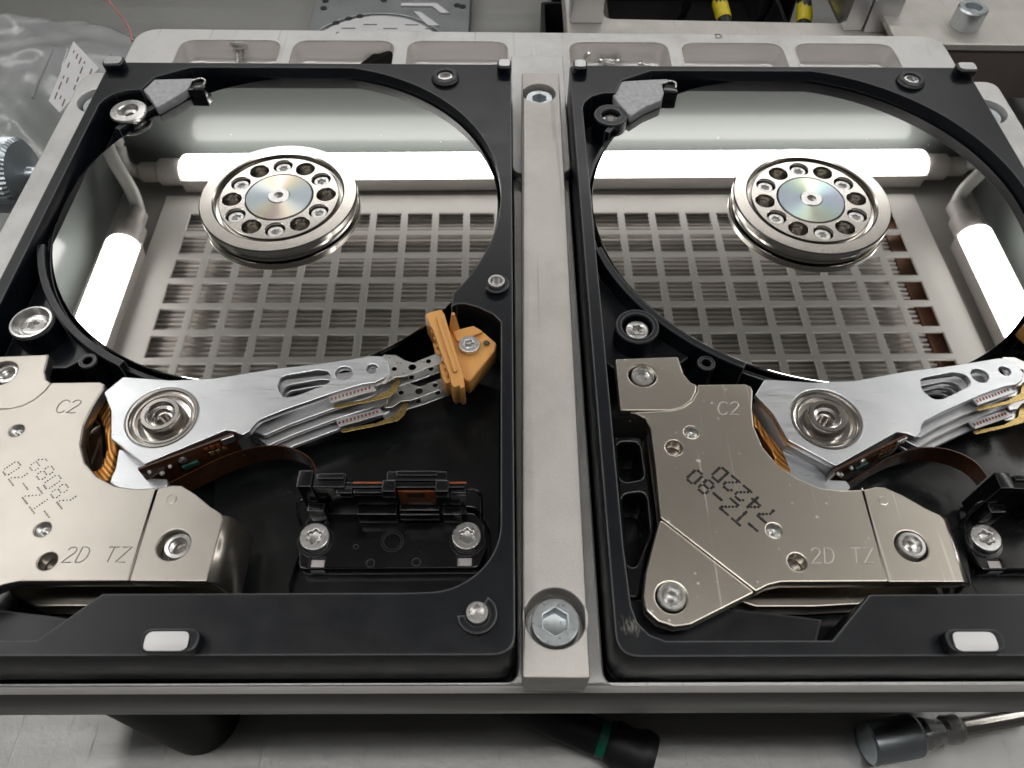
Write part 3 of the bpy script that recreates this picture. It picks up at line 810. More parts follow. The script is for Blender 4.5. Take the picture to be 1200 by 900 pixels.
    # ---------------- head actuator
    arm = empty('head_actuator'); arm.parent = t; arm.location = Vector((40.2, -106.2, Z)) * MM
    ao = Vector((40.2, -106.2))
    def A(p): return [(x - ao.x, y - ao.y) for x, y in p]
    top = [(28.6, -101.1), (31.0, -97.7), (35.1, -98.0), (39.8, -98.4), (47.3, -98.0), (57.3, -95.9), (67.3, -94.4), (75.6, -92.8), (77.2, -92.9), (78.5, -94.1), (79.1, -96.1), (78.3, -97.8), (76.7, -98.8), (74.4, -99.2),
           (69.6, -101.0), (66.9, -102.2), (61.3, -104.7), (57.4, -106.7), (56.7, -107.6), (56.0, -109.1), (54.9, -109.9), (53.6, -109.2), (51.9, -108.9), (39.6, -115.6), (32.6, -110.6), (31.0, -105.0)]
    slot = fillet(T('L', 0, [(325, 455), (329, 441), (372, 433.5), (387, 435), (388, 448), (345, 464.5), (331, 466)]), 1.9, 7)
    h1 = ring(*T('L', 0, [(403, 437.5)])[0], 1.55, 24); h2 = ring(*T('L', 0, [(436, 432)])[0], 1.05, 20)
    plate('top_arm', [A(fillet(top, .5, 3)), A(slot), A(h1), A(h2), ring(0, 0, 6.3, 48)], -1.3, .05, 'brushed_arm', arm, bevel=.14, res=1)
    lathe('pivot_bearing', [(6.25, -1.3), (6.25, -.15), (6.05, .06), (5.75, .06), (5.6, -.15), (5.45, -.5), (5.2, -.55), (5.05, -.35), (4.75, -.35), (4.6, -1.3), (3.75, -1.4), (3.55, -.2), (3.35, .95), (3.2, 1.1), (2.55, 1.1), (2.4, .95), (2.3, .1), (1.75, -.05), (1.65, -.15), (1.55, -.9), (1.25, -.95), (1.1, -1.1), (1.05, -3.2), (0, -3.3)], (0, 0, 0), 'bearing_steel', arm, 64)
    low = [(34, -99), (47.3, -98.6), (57.3, -96.4), (67.3, -94.9), (75.8, -93.4), (78.2, -95), (77.8, -97.8), (74.4, -99.4), (69.6, -101.2), (66.9, -102.4), (61.3, -105), (57.4, -107.2), (55.6, -107.4), (50, -105.5), (40, -104)]
    for k, zz in enumerate((-3.0, -5.0, -7.0)):
        lw = [(x + (.25 * (k + 1) if y < -97.5 and x > 57 else 0), y - (.95 * (k + 1) if y < -97.5 and x > 57 else 0)) for x, y in low]
        plate('lower_arm', [A(fillet(lw, .5, 3)), A([(x, y) for x, y in slot])], zz - .9, zz, 'lower_arm', arm, bevel=.15)
    # arm hub body below the top plate, and the rear fork that carries the coil
    plate('hub_body', [A(fillet([(31.2, -105.2), (29, -101.2), (31.2, -98.2), (47, -98.6), (56, -97), (56.5, -105.5), (52, -108.7), (39.7, -115.2), (32.8, -110.4)], .5)), ring(0, 0, 6.2, 40)], -12, -1.35, 'lower_arm', arm, bevel=.2)
    fork = T('L', -3.5, [(139, 524), (168, 543), (176, 560), (196, 561), (197, 569), (186, 577), (150, 578), (128, 566), (134, 548)])
    plate('coil_fork', [A(fillet(fork, .5, 3))], -7.5, -3.5, 'brushed_arm', arm, bevel=.2)
    c1_ = T('L', -3.0, [(118, 458), (129, 470), (131, 500), (138, 526), (134, 548), (124, 566), (112, 570), (84, 560), (74, 520), (78, 480), (100, 462)])
    c2_ = T('L', -3.0, [(112, 482), (121, 500), (124, 526), (117, 550), (100, 552), (92, 520), (95, 492)])
    cm = plate('coil', [A(fillet(c1_, 2.5, 6)), A(fillet(c2_, 1.8, 6))], -7.0, -3.0, 'copper_coil', arm, bevel=.5, res=3)
    # flex circuit on the side of the actuator
    f0, f1 = Vector((38.9, -116.2)), Vector((53.2, -109.35)); dv = (f1 - f0).normalized(); nv = Vector((dv.y, -dv.x))
    def fp(s, off): q = f0 + dv * s + nv * off; return (q.x - ao.x, q.y - ao.y)
    Lf = (f1 - f0).length
    fb = plate('flex_board', [[fp(-.2, .05), fp(Lf, .05), fp(Lf, .5), fp(-.2, .5)]], -8.2, .15, 'flex_brown', arm, bevel=.12)
    for s, zz, r, m in ((2.6, -3.0, .42, 'component_white'), (4.3, -1.9, .33, 'component_white'), (6.6, -1.5, .7, 'screw_steel'), (1.1, -1.3, .3, 'component_white')):
        q = fp(s, .52); lathe('component', [(r, 0), (r, .3), (r * .7, .5), (0, .55)], (q[0], q[1], zz), m, fb, 14, axis=(nv.x, nv.y, 0))
    def chip(name, s0, s1, za, zb, th, m):
        plate(name, [[fp(s0, .52), fp(s1, .52), fp(s1, .52 + th), fp(s0, .52 + th)]], za, zb, m, fb, bevel=.08)
    chip('chip', 5.9, 8.6, -4.3, -3.1, .4, 'component_green')
    for k in range(4): chip('solder_pad', 10.4 + k * 1.0, 11.1 + k * 1.0, -1.6 - .25 * k, -.6 - .1 * k, .12, 'kapton')
    for k in range(3): chip('solder_pad', 10.8 + k * 1.1, 11.6 + k * 1.1, -3.4, -2.3, .12, 'gold_flex')
    chip('bracket', 13.6, 15.8, -1.5, .1, .3, 'screw_steel')
    # ribbon cable arcing to the connector
    rp = T('L', -4.0, [(196, 566), (225, 553), (262, 536), (300, 525), (330, 524), (352, 530), (366, 541), (371, 556)])
    rp = [(p.x, p.y) for p in smooth_path([(x, y, 0) for x, y in rp], 6)]
    n_ = len(rp)
    ribbon('ribbon_cable', A(rp), [-9.5 + 2.0 * i / n_ for i in range(n_)], [-4.2 + .6 * math.sin(i / n_ * 3.1) for i in range(n_)], 'flex_brown', arm, .16)
    # suspensions: two pairs of load beams reaching for the ramp
    susp1 = [(440, 424), (450, 415.5), (464, 416), (474, 422), (484, 425), (512, 414), (518, 419), (517, 425), (488, 436), (474, 441), (462, 442), (452, 449), (441, 450)]
    flex1 = [(390, 475), (432, 467.5), (454, 458), (463, 446), (467, 441), (470, 444), (465, 458), (457, 465), (432, 471), (392, 479)]
    beam2 = [(440, 456), (456, 447), (476, 437), (517, 426), (520, 434), (488, 446), (471, 451), (456, 461), (441, 463)]
    dy2 = 28
    for k, (zz, dy, mm) in enumerate(((-1.0, 0, 'head_steel'), (-5.4, dy2, 'head_steel'))):
        dx = 9 if k else 0
        sp_ = T('L', zz, [(x + (8 if k else 0), y + dy) for x, y in susp1])
        ho = [ring(*T('L', zz, [(x + (8 if k else 0), y + dy)])[0], .5 + .25 * e, 12) for x, y, e in ((483, 430, 1), (462, 432, 0), (502, 423, 0))]
        b = plate('suspension', [A(fillet(sp_, .5, 3))] + [A(h) for h in ho], zz - .25, zz, mm, arm, bevel=.06)
        fx = T('L', zz - 1.2, [(x + (9 if k else 0), y + dy) for x, y in flex1])
        plate('trace_flex', [A(fillet(fx, .5, 3))], -.2 + zz - 1.2, zz - 1.2, 'gold_flex', b, bevel=.05)
        s2 = T('L', zz - 1.9, [(x + (8 if k else 0), y + dy) for x, y in beam2])
        ho2 = [ring(*T('L', zz - 1.9, [(x + (8 if k else 0), y + dy)])[0], .5, 12) for x, y in ((482, 442), (505, 432))]
        plate('load_beam', [A(fillet(s2, .5, 3))] + [A(h) for h in ho2], zz - 2.15, zz - 1.9, 'head_steel', b, bevel=.06)
        pb = T('L', zz + .02, [(384 + dx, 464 + dy), (436 + dx, 450 + dy), (441 + dx, 457 + dy), (388 + dx, 472 + dy)])
        plate('trace_pads', [A(pb)], zz - .35, zz + .02, 'lower_arm', b, bevel=.05)
        for q in range(11):
            u_ = q / 10; px_, py_ = 389 + dx + 44 * u_, 467.5 + dy - 13 * u_
            a_, b_ = T('L', zz + .02, [(px_, py_)])[0]
            box('pad', a_ - .16 - ao.x, b_ - .26 - ao.y, zz + .03, a_ + .16 - ao.x, b_ + .26 - ao.y, zz + .10, 'kapton', b, bevel=0)
    # ---------------- parking ramp
    ramp = empty('parking_ramp'); ramp.parent = t; ramp.location = Vector((93.4, -89.8, Z)) * MM; ro = (93.4, -89.8)
    def Rr(p): return [(x - ro[0], y - ro[1]) for x, y in p]
    scr = T('L', -2.0, [(550, 406)])[0]
    base = T('L', -2.2, [(526, 388), (555, 382), (567, 389), (582, 402), (580, 411), (562, 433), (550, 448), (541, 442), (530, 418)])
    plate('ramp_base', [Rr(fillet(base, .8, 4))], -6.4, -2.2, 'orange_plastic', ramp, bevel=.35, res=2)
    bx_ = T('L', -1.9, [(530, 389), (555, 383), (567, 390), (552, 396), (536, 402)])
    plate('ramp_step', [Rr(fillet(bx_, .4, 3))], -2.15, -1.5, 'orange_plastic', ramp, bevel=.2)
    comb = T('L', .8, [(498, 369), (502, 366), (517, 362), (521, 368), (533, 408), (543, 440), (545, 453), (540, 455), (538, 451), (532, 454), (529, 450), (526, 438), (517, 414), (507, 386)])
    cb_ = plate('ramp_comb', [Rr(fillet(comb, .3, 2))], -4.8, .8, 'orange_plastic', ramp, bevel=.2)
    ridge = T('L', 1.3, [(511, 372), (516, 370), (536, 434), (532, 437)])
    plate('ramp_ridge', [Rr(fillet(ridge, .3, 2))], .85, 1.4, 'orange_plastic', cb_, bevel=.15)
    ly = T('L', -1.2, [(508, 404), (513, 401), (522, 404), (529, 432), (528, 448), (522, 449), (518, 442), (514, 424)])
    plate('ramp_layer', [Rr(fillet(ly, .3, 2))], -5.2, -1.2, 'orange_plastic', cb_, bevel=.2)
    for k in range(9):
        u_ = k / 8; ax_, ay_ = 505 + 24 * u_, 378 + 66 * u_
        q = T('L', -.2, [(ax_ - 3.5, ay_ + .2), (ax_ + 1, ay_ - 1.2), (ax_ + 2.2, ay_ + 2.6), (ax_ - 2.3, ay_ + 4)])
        plate('ramp_fin', [Rr(q)], -3.6, -.2, 'orange_plastic', cb_, bevel=.1)
    for k in range(4):
        q = T('L', -1.6 - 1.6 * k, [(507 + 3 * k, 402 + 13 * k), (518 + 3 * k, 399 + 13 * k), (525 + 3 * k, 424 + 10 * k), (514 + 3 * k, 427 + 10 * k)])
        plate('ramp_tooth', [Rr(fillet(q, .3, 2))], -2.3 - 1.6 * k, -1.6 - 1.6 * k, 'orange_plastic', cb_, bevel=.15)
    sx, sy = T('L', -.5, [(532, 380)])[0]
    lathe('ramp_spike', [(1.1, -2.5), (.75, 0), (.35, 2.6), (0, 2.7)], (sx - ro[0], sy - ro[1], 0), 'orange_plastic', ramp, 12)
    screw('screw', scr[0] - ro[0], scr[1] - ro[1], -2.15, 2.05, 1.0, ramp, a0=.2, sr=.5)
    px, py = T('L', -2.1, [(570, 403)])[0]
    lathe('locating_pin', [(.65, -2.3), (.62, -1.75), (.5, -1.6), (0, -1.6)], (px - ro[0], py - ro[1], 0), 'turned_steel', ramp, 14)
    # ---------------- magnet cover
    mg = empty('magnet_cover'); mg.parent = t; mg.location = Vector((26, -115, Z)) * MM; mo = (26.0, -115.0)
    def G(p): return [(x - mo[0], y - mo[1]) for x, y in p]
    crA = T('R', 0, [(817.5, 451), (816, 460), (810, 470), (800, 477.5), (787, 481), (727, 481)])
    tabA = [(4.1, -93.0), (15.9, -92.4), (16.4, -96.3), (17.4, -98.2)] + crA
    crB = T('R', 0, [(773.5, 607), (886, 694)])
    main = [(19.3, -98.9), (27.2, -98.75), (28.2, -99.3), (28.4, -100.3), (27.5, -104.4), (27.2, -108.0), (27.9, -111.9), (29.7, -115.3), (32.6, -118.0), (36.0, -119.7), (39.6, -120.2), (43.2, -120.0)]
    crC = T('R', 0, [(1011, 574), (1041, 682)])
    tabC = [crC[0], (45.3, -119.5), (46.8, -119.6), (49.4, -121.1), (52.4, -123.4), (54.4, -124.6), (54.9, -125.4), (54.6, -135.9), crC[1]]
    tabB = [crB[0], crB[1], (11.3, -142.4), (8.9, -142.7), (6.5, -141.9), (4.9, -140.2), (4.7, -138.0), (5.5, -134.1), (7.0, -129.9)]
    mainp = main + [crC[0], crC[1], (26.2, -135.9), (24.0, -136.4), (22.4, -137.2), crB[1], crB[0], (9.0, -116.2), (9.0, -108.2), (8.3, -106.3), (6.9, -105.4)] + crA[::-1][0:0] + [(5.4, -104.9)] + crA[::-1][1:]
    def px_(x, y, r, dd='R'): q = T(dd, 0, [(x, y)])[0]; return ring(q[0], q[1], r, 28)
    hA = px_(753, 439, 2.55); hB = px_(787, 700, 2.4); hC = px_(1068, 640, 2.6)
    holes = [px_(790, 525, 1.4), px_(934, 659, 1.4)]; dim = [(810, 507, 1.15), (907, 622, 1.2), (1035, 587, .95)]
    nick = 'nickel_plate' if not left else 'nickel_plate_orange_peel'
    plate('cover_plate', [G(fillet(mainp, .35, 3))] + [G(h) for h in holes] + [G(px_(x, y, r)) for x, y, r in dim], -2.4, .1, nick, mg, bevel=.28, res=2)
    plate('mounting_tab', [G(fillet(tabA, .5, 3)), G(hA)], -2.4, -.12, nick, mg, bevel=.3, res=2)
    plate('mounting_tab', [G(fillet(tabB, .5, 3)), G(hB)], -2.4, -.06, nick, mg, bevel=.32, res=2)
    plate('mounting_tab', [G(fillet(tabC, .3, 3)), G(hC)], -2.4, .02, nick, mg, bevel=.22, res=2)
    # bent-down right flange
    bm = bmesh.new(); prof = [(54.5, 0), (55.6, -.5), (56.3, -1.6), (56.8, -4.5), (57.2, -9)]
    ys = (-124.9, -135.8); rows = [[bm.verts.new((x - mo[0], y - mo[1], zz)) for y in ys] for x, zz in prof]
    for a, b in zip(rows, rows[1:]): bm.faces.new((a[0], a[1], b[1], b[0]))
    fo = bm_mesh('side_flange', bm, nick, mg, 60); md = fo.modifiers.new('thick', 'SOLIDIFY'); md.thickness = 1.2 * MM; md.offset = -1
    # lower magnet plate
    lowp = [(24, -101), (27, -109), (31, -117), (40, -120), (54, -126), (55.5, -135.6), (34, -136.7), (24.5, -136.7), (20, -135), (10, -125), (10, -104)]
    plate('lower_plate', [G(fillet(lowp, .8, 3))], -13, -9.0, 'nickel_plate', mg, bevel=.3, res=2)
    plate('magnet', [G(fillet([(11, -106), (25.2, -104), (27, -111), (31, -118), (38, -121.4), (45, -121.4), (52.8, -126), (52.8, -134.4), (24, -134.4), (11, -122)], .8, 3))], -4.4, -2.45, 'turned_steel', mg, bevel=.3)
    for (x, y), r, kind in ((T('R', -1, [(753.5, 440)])[0], 2.2, 'thread'), (T('R', -.5, [(787, 700)])[0], 2.2, 'sink'), (T('R', -1, [(1066, 641)])[0], 2.2, 'sink' if not left else 'thread')):
        if kind == 'thread':
            lathe('thread_insert', [(r, -3), (r, -1.3), (r * .93, -1.0), (r * .66, -.95), (r * .62, -1.3), (r * .68, -1.6), (r * .55, -1.8), (r * .62, -2.1), (r * .5, -2.3), (r * .55, -2.6), (0, -2.9)], (x - mo[0], y - mo[1], 0), 'screw_steel', mg, 32)
        else:
            lathe('rivet', [(r, -2.4), (r, -.2), (r * .92, .0), (r * .72, .02), (r * .6, -.35), (r * .5, -1.0), (r * .25, -1.4), (0, -1.5)], (x - mo[0], y - mo[1], 0), 'screw_steel', mg, 32)
    for x, y, r in dim:
        q = T('R', 0, [(x, y)])[0]
        lathe('dimple', [(r * .98, -.25), (r * .8, -.5), (r * .55, -.75), (r * .2, -.45), (0, -.4)], (q[0] - mo[0], q[1] - mo[1], 0), 'screw_steel', mg, 20)
    e = T('R', .1, [(841, 486)])[0]; stamp_text('stamped_letters', 'C2', e[0] - mo[0], e[1] - mo[1], .1, 2.7, 'stamp_shaded' if left else 'stamp_lit', mg)
    e = T('R', .1, [(951, 660)])[0]; stamp_text('stamped_letters', '2D  TZ', e[0] - mo[0], e[1] - mo[1], .1, 2.5, 'stamp_shaded' if left else 'stamp_lit', mg)
    if left:
        a_, b_ = T('L', .1, [(66.5, 600)])[0], T('L', .1, [(20, 540)])[0]
        ln = ['-TZ-70', '78089']
    else:
        a_, b_ = T('R', .1, [(893, 616)])[0], T('R', .1, [(816, 550)])[0]
        ln = ['-TZ-80', '7422D']
    ang = math.atan2(b_[1] - a_[1], b_[0] - a_[0]); dist = math.hypot(b_[0] - a_[0], b_[1] - a_[1])
    dot_text('peened_marking', ln, a_[0] - mo[0], a_[1] - mo[1], .112, ang, dist / 36.0, .27 if not left else .15, mg)
    # ---------------- connector block
    cn = empty('connector_block'); cn.parent = t; cn.location = Vector((80.4, -124, z(-14.15))) * MM; cx, cy, cz = 80.4, -124.0, -14.15
    def K(p): return [(x - cx, y - cy) for x, y in p]
    def Kb(name, x0, y0, z0, x1, y1, z1, m='black_plastic', par=cn, bev=.18): return box(name, x0 - cx, y0 - cy, z0 - cz, x1 - cx, y1 - cy, z1 - cz, m, par, bev)
    basep = [(65.0, -121), (66, -119.2), (94.6, -119.2), (96.6, -121.5), (97.0, -125.5), (95.6, -129.4), (65.2, -129.6), (64.6, -126)]
    plate('base', [K(fillet(basep, 1.0, 4)), K(ring(67.3, -124.2, 1.2, 16)), K(ring(93.5, -124.1, 1.2, 16)), K(rect(66.8, -129.2, 69.3, -127.6)), K(rect(92.0, -129.0, 94.4, -127.3))], .02, 3.0, 'black_plastic', cn, bevel=.25, res=2)
    for x, y, r in ((80.6, -124.6, 2.0), (77.2, -128.6, .8), (85.0, -128.4, .8), (74.4, -125.6, .5)):
        plate('mould_ring', [ring(x - cx, y - cy, r, 24), ring(x - cx, y - cy, r * .72, 24)], 3.0, 3.1, 'black_plastic', cn, bevel=.03)
    Kb('wall', 67.6, -119.6, -11.1, 93.4, -118.6, -.6)
    Kb('wall_foot', 74.6, -121.2, -11.1, 81.4, -119.7, -7.6); Kb('wall_foot', 89.4, -121.2, -11.1, 92.6, -119.7, -7.6)
    Kb('end_tower', 65.8, -120.0, -11.0, 68.2, -117.0, .5)
    Kb('end_tower', 66.6, -121.6, -11.0, 69.4, -120.1, -5.4)
    Kb('clip', 68.3, -119.8, -1.6, 73.6, -117.4, -.1); Kb('clip', 68.9, -118.5, -.05, 73.4, -117.5, .45)
    Kb('clip', 72.2, -120.6, -2.4, 74.8, -119.7, -.7)
    Kb('clip', 75.0, -120.4, -2.2, 79.8, -119.7, -1.0)
    Kb('clip', 80.4, -118.5, -1.4, 90.4, -116.8, -.2); Kb('clip', 82.0, -117.9, -.15, 88.8, -117.0, .4)
    Kb('clip', 79.8, -120.7, -2.2, 82.0, -118.6, .1); Kb('clip', 88.6, -120.7, -2.2, 90.8, -118.6, .1)
    Kb('clip', 91.2, -120.3, -2.4, 93.6, -119.7, -1.2)
    Kb('window', 82.2, -119.85, -6.6, 88.4, -119.65, -1.6, 'kapton', bev=.02); Kb('window_patch', 83.6, -119.95, -3.6, 86.6, -119.86, -1.9, 'flex_brown', bev=.02)  # brown patch set on the orange window
    Kb('shelf_lip', 82.0, -120.8, -7.3, 88.8, -119.65, -6.8); Kb('shelf_lip', 82.0, -121.4, -9.6, 88.8, -121.0, -7.4)
    Kb('contact_strip', 74.9, -119.0, -.55, 79.7, -118.7, -.35, 'kapton', bev=.05); Kb('contact_strip', 90.9, -119.0, -.55, 93.7, -118.7, -.35, 'kapton', bev=.05)
    for sx_, pts in ((1, [(93.3, -119.2, -2.6), (95.0, -119.3, -2.2), (95.9, -119.8, -3.0), (96.0, -120.4, -7), (96.0, -120.6, -11)]), (-1, [(66.4, -119.6, -5), (64.9, -120.0, -5.4), (64.3, -120.8, -8), (64.4, -121.6, -11)])):
        tube('wire_loop', [(p.x - cx, p.y - cy, p.z - cz) for p in smooth_path(pts)], .30, 'black_plastic', cn, 10)
    for x, y in ((67.3, -124.2), (93.5, -124.1)):
        screw('screw', x - cx, y - cy, 3.05, 2.6, 1.2, cn, a0=.5, sr=.5)
        lathe('washer_ring', [(3.1, 0), (3.1, .3), (2.5, .35), (2.5, 0)], (x - cx, y - cy - .3, 2.9), 'black_plastic', cn, 28)
    for x, y in ((66.9, -129.6), (92.0, -129.3)):
        Kb('foam_pad', x, y, -14.1, x + 2.4, y + 1.9, -11.8, 'white_foam', bev=.1)
    tag(t, label, 'hard drive', 'opened hard drives')
    return t


build_drive('L', 'left opened black hard drive with orange head ramp in view beside the clamp bar')
build_drive('R', 'right opened black hard drive with its whole left magnet cover tab in view')


# ------------------------------------------------------------------ loose screws and blade in the trays
def loose_screw(name, x, y, zz, dirv, label, r=1.6, ln=5.0):
    e = empty(name, x, y, zz); a = Vector(dirv).normalized()
    lathe('head', [(0, 0), (r * 1.35, .1), (r * 1.35, .9), (r, 1.3), (r * .55, 1.35)], (0, 0, 0), 'screw_steel', e, 20, axis=a)
    pr = [(r * .55, 1.3)]
    zz_ = 1.3
    while zz_ < ln: pr += [(r * .66, zz_ + .15), (r * .5, zz_ + .35)]; zz_ += .5
    pr += [(0, ln)]
    lathe('shank', pr, (0, 0, 0), 'screw_steel', e, 16, axis=a)
    tag(e, label, 'screw', 'loose screws in the trays'); return e


tf = -13 - 6.5
x, y = U(281, 62, tf + 1.8); loose_screw('loose_screw', x + 1, y - 1, tf + 5.6, (-.15, -.35, -1), 'single steel screw standing on its tip in the leftmost tray', 1.9, 6.0)
lab = ['steel screw leaning on the tray wall nearest the clamp bar', 'steel screw lying just right of the leaning one in that tray',
       'steel screw lying at the middle of the screw-filled tray', 'thin steel screw lying rightmost in the screw-filled tray']
for (a, b), dv, lb, r, ln in zip(((691, 66), (702, 72), (727, 73), (748, 75)), ((-.6, .6, .45), (.9, -.2, -.08), (-1, .3, -.1), (1, -.3, .0)), lab, (1.3, 1.3, 1.4, .8), (5, 5, 5, 5)):
    x, y = U(a, b, tf + 1.9); loose_screw('loose_screw', x, y, tf + 1.95, dv, lb, r, ln)
bt = [U(420, 73, tf + 2), U(446, 54, tf + 4), U(461, 50, tf + 6), U(462, 52, tf + 6), U(459, 74, tf + 2)]
bm = bmesh.new(); zs = (1.2, 3.4, 5.2, 5.0, 1.2)
A_ = [bm.verts.new((p[0], p[1], tf + q)) for p, q in zip(bt, zs)]; B_ = [bm.verts.new((p[0], p[1] - .5, tf + q - .7)) for p, q in zip(bt, zs)]
bm.faces.new(A_); bm.faces.new(B_[::-1])
for i in range(5): bm.faces.new((A_[i], A_[(i + 1) % 5], B_[(i + 1) % 5], B_[i]))
bmesh.ops.recalc_face_normals(bm, faces=bm.faces[:])
tag(bm_mesh('spring_blade', bm, 'leg_black', None, 0), 'dark pointed metal blade lying in the second tray from the left', 'blade')


# ------------------------------------------------------------------ small drive lying behind
def build_small_drive():
    zt = TABLE + 9.5
    c = [U(352, 40, zt), U(568, 40, zt)]; x0 = c[0][0] + 2; x1 = U(565, 25, zt)[0]; y0 = U(460, 60, zt)[1]; y1 = U(460, -6, zt)[1]
    x1 = x0 + 70; y1 = y0 + 100
    e = empty('laptop_drive', (x0 + x1) / 2, (y0 + y1) / 2, TABLE); W, H = 35, 50
    plate('body', [fillet(rect(-W, -H, W, H), 2, 5)], .1, 8.2, 'lid_dark', e, bevel=.4)
    ys = U(460, 12, zt)[1] - (y0 + y1) / 2
    cyy = ys - 33
    plate('lid', [fillet(rect(-W + .3, -H + .3, W - .3, H - .3), 2, 5)], 8.25, 9.0, 'lid_grey', e, bevel=.25)
    plate('lid_ridge', [ring(-4, cyy, 32, 80), ring(-4, cyy, 30.4, 80)], 9.0, 9.6, 'lid_grey', e, bevel=.3, res=2)
    plate('lid_disc', [ring(-4, cyy, 28.5, 80)], 9.02, 9.5, 'label_white', e, bevel=.2)
    plate('lid_channel', [arc(-4, cyy, 29.8, 100, 140, 10) + arc(-4, cyy, 28.6, 140, 100, 10)], 9.0, 9.3, 'lid_dark', e, bevel=.05)
    for a in (108, 118, 130):
        plate('lid_slot', [ring(-4 + 29.4 * math.cos(math.radians(a)), cyy + 29.4 * math.sin(math.radians(a)), 1.6, 16)], 9.3, 9.62, 'black_rubber', e, bevel=.05)
    plate('lid_rib', [[(4, ys + 6), (20, ys + 6), (26, ys - 2), (22, ys - 2), (18, ys + 3.6), (4, ys + 3.6)]], 9.0, 9.7, 'label_white', e, bevel=.2)
    plate('lid_rib', [[(10, ys - 1), (13, ys - 1), (22, ys - 12), (17, ys - 12)]], 9.0, 9.7, 'label_white', e, bevel=.2)
    for x, y in ((-W + 5, ys + 8), (-W + 5, ys + 2), (-W + 3.5, ys + 13), (W - 3.5, ys + 4), (W - 6, ys + 5), (-4, ys + 9)):
        lathe('lid_screw', [(0, .05), (1.5, .05), (1.5, .35), (0, .4)], (x, y, 9.0), 'black_rubber', e, 14)
    for k in range(5):
        box('label_print', -20 + k * 9, cyy + 18 + (k % 2) * 3, 9.51, -14 + k * 9, cyy + 18.8 + (k % 2) * 3, 9.54, 'lid_dark', e, bevel=0)
    tag(e, 'small grey laptop drive lying lid up on the table behind the trays', 'hard drive')


build_small_drive()


